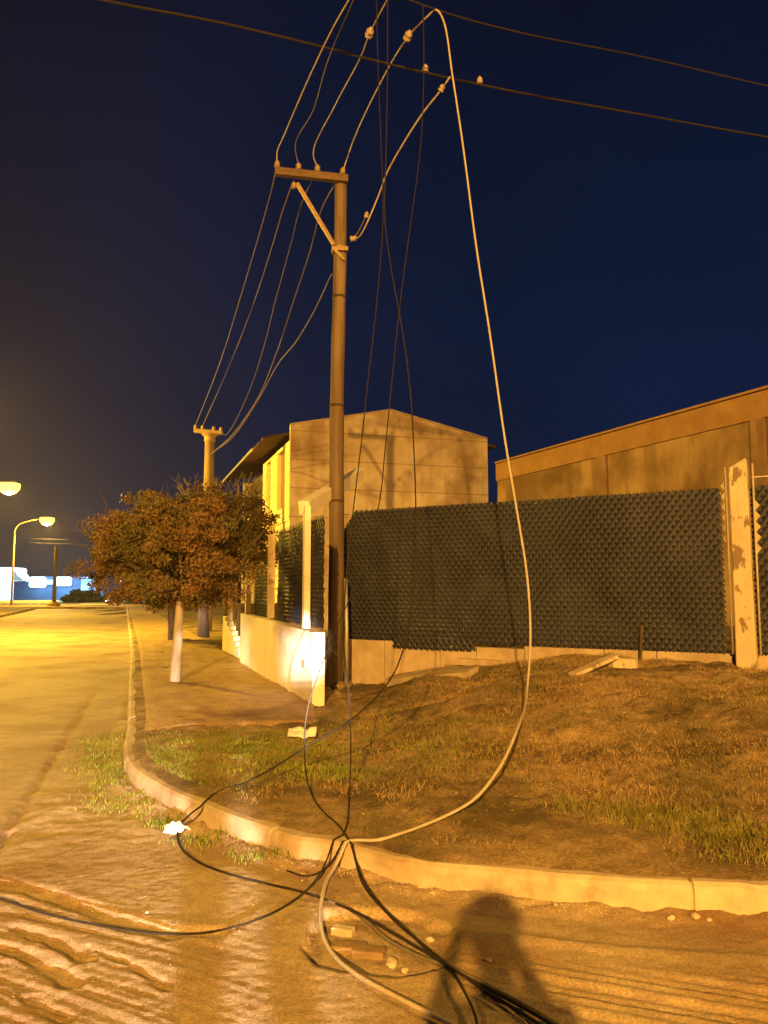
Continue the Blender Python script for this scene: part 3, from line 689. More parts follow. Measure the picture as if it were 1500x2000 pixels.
m2 = n_.new('ShaderNodeMix'); m2.data_type = 'RGBA'; mm = n_.new('ShaderNodeMath'); mm.operation = 'MULTIPLY'; mm.inputs[1].default_value = .45; l_.new(lt.outputs[0], mm.inputs[0]); l_.new(mm.outputs[0], m2.inputs[0]); l_.new(m1.outputs[2], m2.inputs[6]); m2.inputs[7].default_value = (.16,.10,.06,1)
# older, darker weathering above the second joint
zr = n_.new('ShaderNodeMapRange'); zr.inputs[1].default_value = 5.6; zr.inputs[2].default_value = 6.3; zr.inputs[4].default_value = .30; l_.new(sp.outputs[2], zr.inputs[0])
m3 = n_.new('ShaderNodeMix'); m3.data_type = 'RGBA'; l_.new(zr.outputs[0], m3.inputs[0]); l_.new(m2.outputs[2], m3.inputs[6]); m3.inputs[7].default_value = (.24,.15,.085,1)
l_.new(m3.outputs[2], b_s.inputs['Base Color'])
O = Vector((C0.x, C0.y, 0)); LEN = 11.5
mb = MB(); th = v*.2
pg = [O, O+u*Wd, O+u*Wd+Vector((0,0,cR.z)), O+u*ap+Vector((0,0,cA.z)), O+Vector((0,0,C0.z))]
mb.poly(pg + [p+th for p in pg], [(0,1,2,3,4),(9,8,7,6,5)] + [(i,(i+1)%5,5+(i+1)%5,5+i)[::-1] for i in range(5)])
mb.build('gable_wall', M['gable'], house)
# thin coping on the gable
mb = MB()
mb.bar(O+Vector((0,0,C0.z+.03))+v*.08, O+u*ap+Vector((0,0,cA.z+.03))+v*.08, .26, .05); mb.bar(O+u*ap+Vector((0,0,cA.z+.03))+v*.08, O+u*Wd+Vector((0,0,cR.z+.03))+v*.08, .26, .05)
mb.build('coping', M['baseconc'], house)
# lower street wall and side walls
zb0 = 4.05; bay = 5.6; zf = C0.z - .55
mb = MB(); q4 = (O+v*.21, O+v*.21+u*.2, O+v*LEN+u*.2, O+v*LEN); mb.hexa(list(q4) + [p+Vector((0,0,4.0)) for p in q4])
q5 = [p+u*.5 for p in q4]; mb.hexa([p+Vector((0,0,4.0)) for p in q5] + [p+Vector((0,0,zf)) for p in q5])
mb.build('street_wall', M['gable'], house)
mb = MB(); mb.hexa([O+v*.21+u*(Wd-.2), O+v*.21+u*Wd, O+v*LEN+u*Wd, O+v*LEN+u*(Wd-.2)] + [p+Vector((0,0,cR.z-.3)) for p in (O+v*.21+u*(Wd-.2), O+v*.21+u*Wd, O+v*LEN+u*Wd, O+v*LEN+u*(Wd-.2))])
mb.hexa([O+v*LEN, O+v*LEN+u*Wd, O+v*(LEN+.2)+u*Wd, O+v*(LEN+.2)] + [p+Vector((0,0,zf)) for p in (O+v*LEN, O+v*LEN+u*Wd, O+v*(LEN+.2)+u*Wd, O+v*(LEN+.2))])
mb.build('rear_wall', M['gable'], house)
# projecting yellow bay frame with two deep tall windows
def zc(py, k): return CAMZ + (1150-py)/F*(HY+k*v.y)*1.005
pd = .03   # projection to the street
def bay_box(mb, k0, k1, z0, z1, d0, d1):
    p = [O+v*k0-u*d1, O+v*k0-u*d0, O+v*k1-u*d0, O+v*k1-u*d1]
    mb.hexa([q+Vector((0,0,z0)) for q in p] + [q+Vector((0,0,z1)) for q in p])
wins = [(.95, 2.35, 4.62, 6.72), (3.75, 4.75, 4.55, 6.60)]
mb = MB()
ks = [0.02, wins[0][0], wins[0][1], wins[1][0], wins[1][1], bay]
bay_box(mb, .02, bay, 4.02, 4.55, -.497, pd)                  # sill band
bay_box(mb, .02, bay, 6.74, zf, -.497, pd)                     # head band
for k0, k1 in ((.02,.95),(2.35,3.75),(4.75,bay)): bay_box(mb, k0, k1, 4.552, 6.738, -.497, pd-.002)
mb.build('bay_frame', M['yellow'], house)
for i, (k0, k1, za, zb_) in enumerate(wins):
    mb = MB(); bay_box(mb, k0+.003, k1-.003, 4.556, 6.734, -.497, -.17); wn = mb.build('window', M['dark'], house)
    mb = MB()
    if i == 1:
        for zz in [4.75+.28*j for j in range(7)]: bay_box(mb, k0+.05, k1-.05, zz, zz+.10, -.14, -.10)
        bay_box(mb, k0+.4, k0+.5, 4.6, 6.7, -.09, -.05)
    else:
        bay_box(mb, k0+.05, k1-.05, 4.6, 6.7, -.16, -.12)
    mb.build('shutter', M['shutter'], wn)
# recessed far part, its shade put into a dark panel, with pipe
mb = MB(); bay_box(mb, bay+.02, LEN, 4.3, zf, -.49, -.40); mb.build('recess_shade_panel', M['dark'], house)
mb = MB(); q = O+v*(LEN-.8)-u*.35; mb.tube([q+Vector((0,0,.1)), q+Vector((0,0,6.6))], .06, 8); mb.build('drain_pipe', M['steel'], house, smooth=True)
mb = MB(); bay_box(mb, bay+.05, LEN, 3.2, 4.3, .05, .5); mb.build('balcony', M['baseconc'], house)
# roof: tiled slopes behind the gable, street eave overhanging
ov = .95
def roofp(s, k, z): return O + u*s + v*k + Vector((0,0,z))
mb = MB(); sl = (cA.z-C0.z)/ap
zr0 = C0.z - .10
Rg = zr0 + sl*ap
for (s0_, z0_, s1_, z1_) in ((-ov, zr0 - .38, ap, Rg), (ap, Rg, Wd+.45, cR.z-.22)):
    nn = 26
    for i in range(nn):
        k0 = .22 + (LEN+.5)*i/nn; k1 = .22 + (LEN+.5)*(i+1)/nn - .03
        hh = .05 if i % 2 else .09
        p = [roofp(s0_,k0,z0_), roofp(s1_,k0,z1_), roofp(s1_,k1,z1_), roofp(s0_,k1,z0_)]
        if s0_ == ap: p = [roofp(s0_,k0,z0_), roofp(s1_,k0,z1_), roofp(s1_,k1,z1_), roofp(s0_,k1,z0_)]
        mb.hexa([q-Vector((0,0,.06)) for q in p] + [q+Vector((0,0,hh-.06)) for q in p])
roof = mb.build('roof', M['tile'], house)
mb = MB(); mb.bar(roofp(-ov-.03,2.4,zr0-.42), roofp(-ov-.03,LEN+.7,zr0-.42), .05, .09); mb.build('gutter', M['galv'], roof)
mb = MB(); q = roofp(ap-1.0, 3.0, cA.z+.05)
mb.hexa([q+Vector(t) for t in ((-.9,0,-.5),(.9,0,-.5),(.9,1,-.5),(-.9,1,-.5),(-.2,0,.42),(.25,0,.35),(.25,1,.35),(-.2,1,.42))]); mb.build('roof_vent', M['tile'], roof)
mb = MB(); mb.tube([q+Vector((-.2,0,.3)), q+Vector((-.45,0,.95))], .025, 6); mb.tube([q+Vector((-.45,0,.95)), q+Vector((.0,0,.55))], .02, 6); mb.build('aerial', M['galv'], roof)

# ------------------------------------------------------------------ brick warehouse on the right
M['brickwall'] = material('old_brick_render', (.25,.165,.10), (.41,.29,.18), 1.1, .9, .4, 22, c3=(.16,.10,.065), s3=.5, t3=(.46,.6), stretch=(1,1,.7))
n_, l_, b_s = nodes_of(M['brickwall'])
tcn = n_.new('ShaderNodeTexCoord'); sp = n_.new('ShaderNodeSeparateXYZ'); l_.new(tcn.outputs['Object'], sp.inputs[0])
st = n_.new('ShaderNodeTexNoise'); mpp = n_.new('ShaderNodeMapping'); mpp.inputs['Scale'].default_value = (.9,.9,.05); l_.new(tcn.outputs['Object'], mpp.inputs[0]); l_.new(mpp.outputs[0], st.inputs['Vector']); st.inputs['Scale'].default_value = 1.4; st.inputs['Detail'].default_value = 4
sr = n_.new('ShaderNodeMapRange'); l_.new(st.outputs[0], sr.inputs[0]); sr.inputs[1].default_value = .5; sr.inputs[2].default_value = .58; sr.inputs[4].default_value = .6
old = b_s.inputs['Base Color'].links[0].from_socket
m1 = n_.new('ShaderNodeMix'); m1.data_type = 'RGBA'; l_.new(sr.outputs[0], m1.inputs[0]); l_.new(old, m1.inputs[6]); m1.inputs[7].default_value = (.19,.125,.085,1)
l_.new(m1.outputs[2], b_s.inputs['Base Color'])
WZ = 6.0
def atz(px, py, z):
    a_, b2, c_ = ray(px, py); t = (z-CAMZ)/c_; return Vector((a_*t, b2*t, z))
B0 = atz(971, 906, WZ); B1 = atz(1500, 760, WZ); bd = (B1-B0).normalized(); bn = Vector((-bd.y, bd.x, 0)); bn = bn if bn.x > 0 else -bn
wh = empty('warehouse', (B0.x, B0.y, 0), 'long brown brick building with a straight parapet behind the mesh fence at right', 'building')
Bl = (B1-B0).length + 9
mb = MB(); p = [B0, B0+bd*Bl, B0+bd*Bl+bn*10, B0+bn*10]; p = [Vector((q.x,q.y,0)) for q in p]
mb.hexa(p[::1] + [q+Vector((0,0,WZ)) for q in p]); mb.build('wall', M['brickwall'], wh)
mb = MB(); 
q = [B0-bn*.06, B0+bd*Bl-bn*.06, B0+bd*Bl-bn*.004, B0-bn*.004]; mb.hexa([Vector((r.x,r.y,WZ-.62)) for r in q] + [Vector((r.x,r.y,WZ-.02)) for r in q])
M['band'] = material('parapet_band', (.26,.15,.075), (.36,.22,.11), 2, .9, .3, 20)
mb.build('parapet_band', M['band'], wh)
for s in (5.6, 10.9):
    q = B0 + bd*s; mb = MB(); mb.box(Vector((q.x,q.y,2.7))-bn*.05, .35, .09, 5.35, bd, bn); mb.build('pilaster', M['brickwall'], wh)
mb = MB(); q = [B0-bn*.1, B0+bd*Bl-bn*.1, B0+bd*Bl+bn*.2, B0+bn*.2]; mb.hexa([Vector((r.x,r.y,WZ+.003)) for r in q] + [Vector((r.x,r.y,WZ+.06)) for r in q]); mb.build('coping', M['band'], wh)

# ------------------------------------------------------------------ trees
def crown(name, mat, parent, c, rad, n, size, seed, clumps=150):
    r = np.random.default_rng(seed); c = np.array(c); rad = np.array(rad)
    cl = r.normal(size=(clumps, 3)); cl /= np.linalg.norm(cl, axis=1)[:, None]
    cl *= (r.uniform(.35, 1.0, (clumps, 1)))**.6
    cl[:, 2] = np.where(cl[:, 2] < -.7, -.7 + (cl[:,2]+.7)*.5, cl[:, 2])
    cs = r.uniform(.09, .24, clumps)
    idx = r.integers(0, clumps, n)
    off = r.normal(size=(n, 3)); off /= np.linalg.norm(off, axis=1)[:, None]; off *= (r.uniform(0, 1, (n, 1))**.5)
    pos = c + (cl[idx] + off*cs[idx][:, None])*rad
    a = r.normal(size=(n, 3)); a /= np.linalg.norm(a, axis=1)[:, None]
    b = r.normal(size=(n, 3)); b -= (b*a).sum(1)[:, None]*a; b /= np.linalg.norm(b, axis=1)[:, None]
    s = size*r.uniform(.6, 1.4, (n, 1))
    V = np.stack([pos-a*s, pos+b*s*.42, pos+a*s, pos-b*s*.42], 1).reshape(-1, 3)
    Fq = np.arange(n*4).reshape(-1, 4)
    return mesh_np(name, V, Fq, mat, parent), c + cl*rad
def tree(base, top, c, rad, n, size, seed, lm, bm, label, group=None, r0=.08, shoots=30, fork=.55):
    b = Vector(base); t = empty('street_tree', b, label, 'tree', group)
    rnd = random.Random(seed)
    fk = b.lerp(Vector(top), 1.0)
    mb = MB(); mid = b.lerp(fk, .5) + Vector((rnd.uniform(-.03,.03), 0, 0))
    mb.tube(spline([b-Vector((0,0,.1)), b+Vector((0,0,.05)), mid, fk], 6), [r0*(1.25-.45*i/18) for i in range(19)], 12)
    mb.build('trunk', bm, t, smooth=True)
    cr, cl = crown('crown', lm, t, c, rad, n, size, seed)
    mb = MB()
    for k, q in enumerate(cl[:34]):
        q = Vector(q); m_ = fk.lerp(q, .5) + Vector((rnd.uniform(-.1,.1), rnd.uniform(-.1,.1), rnd.uniform(.0,.15)))
        mb.tube(spline([fk-Vector((0,0,.04)), m_, q], 4), [r0*.42*(1-.09*i) for i in range(9)], 6)
    
    for k in range(shoots):
        x = rnd.uniform(-.95,.95); y = rnd.uniform(-.6,.6); zz = math.sqrt(max(.05, 1-x*x-y*y*.8))
        q = Vector((c[0]+x*rad[0], c[1]+y*rad[1], c[2]+zz*rad[2]*.8)); ln = rnd.uniform(.2,.5)
        cq = Vector(cl[int(np.argmin(((cl-np.array(q))**2).sum(1)))]); mb.tube([cq, q, q+Vector((x*.2+rnd.uniform(-.08,.08), 0, ln*.6)), q+Vector((x*.3+rnd.uniform(-.12,.12), 0, ln))], [.012,.009,.006,.003], 4)
    mb.build('limbs', M['bark'], t, smooth=True)
    return t
tb = GG(342, 1334); tt = P(352, 1170, tb.y)
tree(tb, tt, tuple(P(334, 1086, tb.y+.1)), (1.46, 1.25, .92), 50000, .026, 11, M['leaf'], M['bark_white'], 'broad brown leaved tree with white painted trunk on the pavement', shoots=26, r0=.075)
q = G(338, 1252, .13); c_ = P(305, 1050, q.y)
tree(q, P(336, 1150, q.y), tuple(c_), (1.9, 1.6, 1.35), 14000, .055, 12, M['leaf'], M['bark'], 'dark trunked tree seen just left behind the white trunk', 'dark trees behind', r0=.14, shoots=20)
q = G(397, 1246, .13); c_ = P(430, 1050, q.y-1)
tree(q, P(398, 1150, q.y), tuple(c_), (1.9, 1.7, 1.6), 20000, .055, 13, M['leaf2'], M['bark'], 'dark trunked tree seen right of the white trunk, under the concrete pole', 'dark trees behind', r0=.17, shoots=24)
# bare tree between pole and house
q = P(440, 1200, 33); bt = empty('bare_tree', Vector((q.x, q.y, .1)), 'leafless tree with thin branches between the concrete pole and the house', 'tree')
rnd = random.Random(4)
def branch(mb, p, d, ln, r, dep):
    q = p + d*ln; mb.tube([p, p.lerp(q,.5)+Vector((rnd.uniform(-.05,.05),0,.03))*ln, q], [r, r*.8, r*.6], 5)
    if dep:
        for _ in range(3):
            nd = (d + Vector((rnd.uniform(-.6,.6), rnd.uniform(-.5,.5), rnd.uniform(-.1,.4)))).normalized(); branch(mb, q, nd, ln*rnd.uniform(.6,.85), r*.6, dep-1)
mb = MB(); mb.tube([(q.x,q.y,0),(q.x,q.y,2.4)], [.16,.12], 8); mb.build('trunk', M['bark'], bt, smooth=True)
mb = MB(); branch(mb, Vector((q.x,q.y,2.3)), Vector((0,0,1)), 1.6, .10, 4); branch(mb, Vector((q.x,q.y,2.3)), Vector((-.4,0,1)).normalized(), 1.5, .08, 4); branch(mb, Vector((q.x,q.y,2.3)), Vector((.45,0,1)).normalized(), 1.5, .08, 4)
mb.build('branches', M['bark'], bt)

# ------------------------------------------------------------------ street lamps on the far side
M['lampglow'] = emit('sodium_lamp_glass', (1.0, .50, .055), 6); M['core'] = emit('sodium_bulb', (1.0, .85, .55), 30)
def street_lamp(head, polex, label, watts, lc=YEL, rad_=.2):
    hx, hy, hz = head; t = empty('street_lamp', (polex, hy, 0), label, 'street lamp', 'curved arm street lamps along the street')
    mb = MB(); mb.tube([(polex,hy,.05),(polex,hy,hz-1.6)], [.10,.075], 10); mb.build('pole', M['pconc'], t, smooth=True)
    mb = MB(); mb.tube(spline([(polex,hy,hz-1.62),(polex,hy,hz-1.1),(polex+.35,hy,hz-.55),(polex+(hx-polex)*.45,hy,hz-.22),(hx-.3,hy,hz+.02)],6), .05, 8); mb.build('arm', M['pconc'], t, smooth=True)
    mb = MB(); mb.box((hx-.05,hy,hz+.07), .95, .42, .12); mb.build('housing', M['galv'], t, bevel=.04)
    mb = MB(); mb.lathe((hx,hy,hz-.02), [(.12,-.60),(.40,-.52),(.60,-.28),(.62,.02)], 16); mb.build('lens', M['lampglow'], t, smooth=True)  # bowl oversized, its orange glow stands for the glare round the lamp
    mb = MB(); mb.lathe((hx,hy,hz-.48), [(.05,-.18),(.22,-.14),(.24,0),(.2,.12)], 14); mb.build('bulb', M['core'], t, smooth=True)
    l = plight('lamp_light', (hx, hy, hz-.82), lc, watts, rad_); return t
h1 = P(18, 945, 45.8); street_lamp(h1, h1.x-3.2, 'brighter nearer street lamp at the left edge of the picture', 5500)
street_lamp(Vector((17,-6,8.6)), 20.2, 'added unseen lamp at right behind the photographer, softening the shadows', 13000, SOD, .2)  # unseen fill lamp, added to soften the shadows
h2 = P(92, 1012, 68); street_lamp(h2, P(22,1180,68).x, 'farther street lamp on a curved arm left of the tree', 12000)
L0 = Vector((left_edge(24)+.9, 24, 7.9))
street_lamp(L0, L0.x-3.2, 'street lamp nearest the viewer on the far side of the street', 14000)
street_lamp(LA+Vector((0,0,.82)), LA.x-3.2, 'street lamp behind the photographer', 66000, SOD, .16)
# dark wooden far pole
q = P(105, 1186, 66); zt = P(107, 1068, 66).z
t = empty('utility_pole', (q.x,q.y,.1), 'distant brown pole in front of the white lit forecourt', 'utility pole')
mb = MB(); mb.tube([(q.x,q.y,0),(q.x,q.y,zt)], [.19,.13], 8); mb.build('shaft', M['wood'], t, smooth=True)
mb = MB(); mb.lathe((q.x,q.y,.1), [(.62,-.1),(.5,.25),(.3,.42)], 10); mb.build('footing', M['verge'], t)
for y in (1052, 1060):
    cable('power_line', [P(50,y,70), P(105,y+1,66), P(200,y+6,60), P(300,y+12,52)], .008, M['cable_grey'], 'thin distant line, %s of the two beside the far lamp' % ('upper' if y == 1052 else 'lower'), 'wire')

# ------------------------------------------------------------------ lit forecourt and road far left
M['ledw'] = emit('cool_white_glow', (.62, .92, 1.0), 9)
M['blue'] = material('blue_building_wall', (.03,.08,.20), (.05,.12,.28), .4, .7, 0)
M['pale'] = material('pale_panel', (.6,.65,.7), (.7,.75,.8), .4, .6, 0)
q0 = P(-60, 1185, 95); q1 = P(138, 1185, 95)
fc = empty('forecourt_building', (q0.x, 95, 0), 'long blue building glowing white under its eaves at the far left', 'building')
zt = P(100,1146,95).z
mb = MB(); mb.hexa([(q0.x-20,98,0),(q1.x,98,0),(q1.x,106,0),(q0.x-20,106,0)] + [(q0.x-20,98,P(0,1126,98).z),(q1.x,98,P(0,1126,98).z),(q1.x,106,P(0,1126,98).z),(q0.x-20,106,P(0,1126,98).z)])
mb.build('wall', M['blue'], fc)
for (xa, xb, ya, yb) in ((58,88,1127,1147),(108,138,1127,1144),(84,110,1132,1142)):
    a_ = P(xa, ya, 96.5); b2 = P(xb, yb, 96.5)
    mb = MB(); mb.box(((a_.x+b2.x)/2, 96.6, (a_.z+b2.z)/2), b2.x-a_.x, .8, a_.z-b2.z); mb.build('lit_shed_block', M['ledw'] if xa != 84 else emit('lit_shed_glow', (.25,.75,1), 1.2), fc, bevel=.25)  # glowing blocks stand for the lit sheds
cn = empty('forecourt_canopy', (P(0,1185,88).x-4, 88, 0), 'bright white canopy of the forecourt at the left edge', 'canopy')
a_ = P(-60,1108,88); b2 = P(22,1134,88); mb = MB(); mb.box(((a_.x+b2.x)/2, 90, (a_.z+b2.z)/2), b2.x-a_.x, 4, a_.z-b2.z); mb.build('roof', emit('canopy_fascia', (.65,.93,1), 3.0), cn, bevel=.3)  # whole roof box glows, standing for its lit ceiling
mb = MB(); e1_ = P(46,1128,88); mb.hexa([(b2.x+.02,88.3,b2.z),(e1_.x,88.3,b2.z),(e1_.x,91,b2.z),(b2.x+.02,91,b2.z),(b2.x+.02,88.3,a_.z-.2),(e1_.x-.8,88.3,b2.z+.5),(e1_.x-.8,91,b2.z+.5),(b2.x+.02,91,a_.z-.2)]); mb.build('eave', emit('canopy_end', (.12,.55,.75), .55), cn)  # faint emission stands for the blue glow beside the canopy
c2 = P(6,1160,89); mb = MB(); mb.box((c2.x, 89.5, c2.z), 1.4, 1, 3.4); mb.build('column', emit('lit_column', (.45,.85,1), 1.5), cn)  # column glows in place of the white light under the canopy
plight('forecourt_light', P(60, 1128, 90), (.45,.8,1), 3000, .4); plight('forecourt_light', P(125, 1130, 92), (.45,.8,1), 2500, .4)
# guard rail
gr = empty('guard_rail', (P(0,1180,72).x, 72, .1), 'low guard rail with short posts in front of the forecourt', 'guard rail')
mb = MB(); a_ = P(-80,1176,72); b2 = P(112,1175,72); mb.bar(a_, b2, .06, .26); mb.build('rail', M['pale'], gr)
for k in range(12):
    p = a_.lerp(b2, k/11); mb = MB(); mb.box((p.x, p.y+.1, (p.z+.0)/2), .16, .12, p.z); mb.build('post', M['pale'], gr)
# far lights along the cross road, distant hedge and pale lit road
for i, (px, py, Y, r, lab) in enumerate(((197,1155,110,.32,'small white distant lamp left of the brightest one'),(214,1168,100,.34,'brightest white distant lamp at the end of the road'),(237,1136,115,.26,'small distant lamp above, showing under the tree crown'),(249,1137,115,.24,'slanting distant lamp beside the small one under the crown'),(206,1173,105,.14,'tiny white lamp just below the brightest distant one'),(351,1149,60,.12,'tiny white lamp seen between the trunks'),(236,1181,95,.15,'low distant light at the right of the lit road'))):
    q = P(px, py, Y); t = empty('distant_lamp', (q.x, q.y, 0), lab, 'lamp', 'distant white lamps')
    mb = MB(); mb.tube([(q.x,q.y+.1,0.1),(q.x,q.y+.1,q.z)], .06, 6); mb.build('pole', M['steel'], t)
    mb = MB(); mb.lathe(q, [(r*.5,-r*.8),(r,-r*.2),(r,.3*r),(r*.5,.8*r)], 10); mb.build('lens', M['ledw'], t, smooth=True)
plight('road_light', P(205, 1160, 100), (.75,1,.95), 5000, .3)
M['paleroad'] = material('lit_far_road', (.34,.34,.33), (.42,.42,.4), .5, .6, 0)
a_ = G(150,1184,.17); mb = MB(); mb.poly([(P(150,1183,68).x,68,.175),(P(232,1183,68).x,68,.175),(P(222,1170,130).x,130,.175),(P(205,1170,130).x,130,.175)], [(0,1,2,3)])
tag(mb.build('far_road', M['paleroad']), kind='structure')
M['hedge'] = material('far_foliage', (.02,.03,.02), (.04,.055,.035), .5, .9, 0)
def hedge(x0, x1, Y, z1, n, seed, label):
    r = np.random.default_rng(seed); t = empty('hedge', ((x0+x1)/2, Y, .1), label, 'hedge')
    pos = np.stack([r.uniform(x0,x1,n), Y + r.normal(0,.8,n), np.zeros(n)], 1)
    top = z1*(.75+.25*np.sin(pos[:,0]*1.3)+.18*np.sin(pos[:,0]*3.7)); pos[:,2] = r.uniform(0,1,n)**.7*top + .1
    a = r.normal(size=(n,3)); a /= np.linalg.norm(a,axis=1)[:,None]; b = r.normal(size=(n,3)); b /= np.linalg.norm(b,axis=1)[:,None]
    s = .28; V = np.stack([pos-a*s, pos+b*s*.5, pos+a*s, pos-b*s*.5],1).reshape(-1,3)
    mesh_np('foliage', V, np.arange(n*4).reshape(-1,4), M['hedge'], t)
hedge(P(128,1180,84).x, P(196,1180,84).x, 84, 1.3, 1600, 5, 'dark green hedge between forecourt and lit far road')
hedge(P(250,1180,75).x, P(470,1180,75).x, 75, 3.2, 5000, 6, 'dark far hedge behind the tree trunks')

# ------------------------------------------------------------------ litter, stones, slabs
def rock(name, c, s, mat, label, cat, group=None, seed=0, flat=.6):
    bm = bmesh.new(); bmesh.ops.create_icosphere(bm, subdivisions=2, radius=1)
    for v_ in bm.verts:
        k = 1 + .35*noise.noise(v_.co*1.4 + Vector((seed*3.3,0,0))); v_.co = Vector((v_.co.x*k*s, v_.co.y*k*s*.8, v_.co.z*k*s*flat))
    me = bpy.data.meshes.new(name); bm.to_mesh(me); bm.free(); me.materials.append(mat)
    o = bpy.data.objects.new(name, me); col.objects.link(o); o.location = Vector(c)+Vector((0,0,s*flat*.5)); o.rotation_euler = (0,0,seed*1.3)
    return tag(o, label, cat, group)
# crumpled white cup on the road beside the kerb
q = GG(340, 1628)
cup = empty('plastic_bag', q, 'crumpled white plastic bag on the road at the kerb bend', 'bag')
bm = bmesh.new(); bmesh.ops.create_icosphere(bm, subdivisions=4, radius=1)
for v_ in bm.verts:
    k = 1 + .28*noise.fractal(v_.co*2.0, 1, 2, 4); v_.co = Vector((v_.co.x*k*.062, v_.co.y*k*.05, max(-.02, v_.co.z*k*.045)))
me = bpy.data.meshes.new('bag_body'); bm.to_mesh(me); bm.free(); me.materials.append(M['plastic']); bb = bpy.data.objects.new('bag_body', me); col.objects.link(bb); bb.parent = cup; bb.location = (0,0,.03)
mb = MB(); mb.tube(spline([q+Vector((.05,0,.03)), q+Vector((.08,-.01,.045)), q+Vector((.10,.02,.02))],4), .008, 6); mb.build('bag_handle', M['plastic'], cup)
# crumpled paper in the grass
q = GG(590, 1445); V = []; Fq = []
nn = 9
for i in range(nn):
    for j in range(nn):
        x = (i/(nn-1)-.5)*.27; y = (j/(nn-1)-.5)*.16; V.append((q.x+x, q.y+y+.2*x, q.z+.07+.35*y+.05*noise.noise((x*14,y*14,2))+.25*x*x))
for i in range(nn-1):
    for j in range(nn-1): a_ = i*nn+j; Fq.append((a_,a_+nn,a_+nn+1,a_+1))
o = mesh_np('paper_scrap', V, Fq, M['plastic'], None, False); sm = o.modifiers.new('solid','SOLIDIFY'); sm.thickness = .002
tag(o, 'crumpled white paper scrap lying in the grass near the wall corner', 'paper')
for i, (px,py,s,lab) in enumerate(((765,1885,.032,'largest pale stone beside the pale cable on the road'),(790,1857,.014,'small bright stone above the largest pale stone'),(790,1897,.018,'flat pale chip right of the largest stone'),(845,1745,.016,'bright pebble at the foot of the kerb'),(820,1733,.013,'small pebble left of the bright pebble at the kerb'),(287,1784,.012,'white pebble on the dirt above the dark wire'),(840,1838,.022,'flattened stone above the bundle of strands'),(380,1634,.02,'small pale stone right of the plastic bag'),(955,1878,.013,'small pale pebble in the photographer shadow'),(1310,1795,.022,'grey stone lying under the kerb at right'),(1358,1792,.024,'larger grey stone under the kerb at far right'),(1385,1798,.014,'small grey stone rightmost under the kerb'),(1085,1768,.013,'small stone at kerb foot right of the shadow'))):
    rock('stone', GG(px,py), s, M['stone'], lab, 'stone', 'loose stones', i+1)
for i, (px,py,sx,sy,lab) in enumerate(((680,1857,.16,.075,'worn brick fragment left in the broken road hole'),(720,1866,.15,.07,'second brick fragment right in the broken road hole'),(670,1823,.11,.06,'pale brick fragment at the upper edge of the hole'))):
    q = GG(px,py); mb = MB(); mb.box(q+Vector((0,0,.006)), sx, sy, .05, Vector((1,-.12-.1*i,0)).normalized(), Vector((.12+.1*i,1,0)).normalized())
    tag(mb.build('brick', M['brick'] if i < 2 else M['stone'], bevel=.008), lab, 'brick', 'bricks in the hole')
# gravel on the road: countless
V = []; Fq = []; rr = np.random.default_rng(21)
def gravel(n, sampler, smin, smax):
    for _ in range(n):
        x, y = sampler(); 
        if KD(x, y) > 0: continue
        z = H(x, y); s = rr.uniform(smin, smax)*rr.uniform(.5,1); k = len(V)
        a = rr.uniform(0, 6.28)
        for q in range(4):
            V.append((x+s*math.cos(a+q*1.57)*rr.uniform(.7,1.2), y+s*math.sin(a+q*1.57)*rr.uniform(.6,1), z-.002))
        V.append((x+rr.uniform(-.3,.3)*s, y+rr.uniform(-.3,.3)*s, z+s*rr.uniform(.5,.9)))
        for q in range(4): Fq.append((k+q, k+(q+1)%4, k+4))
gravel(1500, lambda: (rr.uniform(-3.4, .2), rr.uniform(3.2, 8)), .003, .010)
def nearkerb():
    i = rr.integers(30, len(KA)-30); t = rr.uniform(); p = KA[i]*(1-t)+KA[i+1]*t; d = KA[i+1]-KA[i]; d /= np.linalg.norm(d)+1e-9
    o_ = abs(rr.normal(0, .09))+.01; return p[0]+d[1]*o_, p[1]-d[0]*o_
gravel(1500, nearkerb, .004, .012)
o = mesh_np('gravel', V, Fq, M['stone']); tag(o, 'small loose gravel on the dirt road and along the kerb foot', 'gravel', kind='stuff')
V = []; Fq = []
for _ in range(5200):
    x = rr.uniform(-2.6, 4.2); y = rr.uniform(4.2, 9.8)
    if KD(x, y) < .2 or (x < -.8 and y > 8): continue
    z = H(x, y); sz = rr.uniform(.004, .016)*rr.uniform(.5, 1); a = rr.uniform(0, 6.28); k = len(V)
    for q in range(4): V.append((x+sz*math.cos(a+q*1.57)*rr.uniform(.6,1.3), y+sz*math.sin(a+q*1.57)*rr.uniform(.4,1), z+rr.uniform(.001,.012)))
    Fq.append((k,k+1,k+2,k+3))
tag(mesh_np('dry_litter', V, Fq, M['stone2']), 'dead leaf bits and grit scattered over the verge', 'litter', kind='stuff')
# slabs against the low wall
def slab(name, pix, mat, th, label, cat):
    pts = [GG(x, y, .08) for x, y in pix]; mb = MB(); n = len(pts); up_ = Vector((0,0,th))
    mb.poly([p - up_ for p in pts] + [p for p in pts], [tuple(range(n))[::-1], tuple(range(n,2*n))] + [(i,(i+1)%n,n+(i+1)%n,n+i) for i in range(n)])
    return tag(mb.build(name, mat, bevel=.004), label, cat)
slab('board', [(752,1330),(790,1322),(910,1313),(935,1300),(770,1306)], M['baseconc'], .10, 'flat pale board lying on the slope below the fence wall', 'board')
q = fpt(935, .0); mb = MB(); mb.box(Vector((q.x,q.y,.60))+FN*.06, .62, .1, .09, FD, FN); tag(mb.build('plank', M['baseconc'], bevel=.005), 'short pale plank leaning low against the concrete wall', 'plank')
a_ = P(1118, 1318, 8.6); b2 = P(1200, 1282, 8.9); mb = MB(); mb.bar(a_, b2, .13, .04)
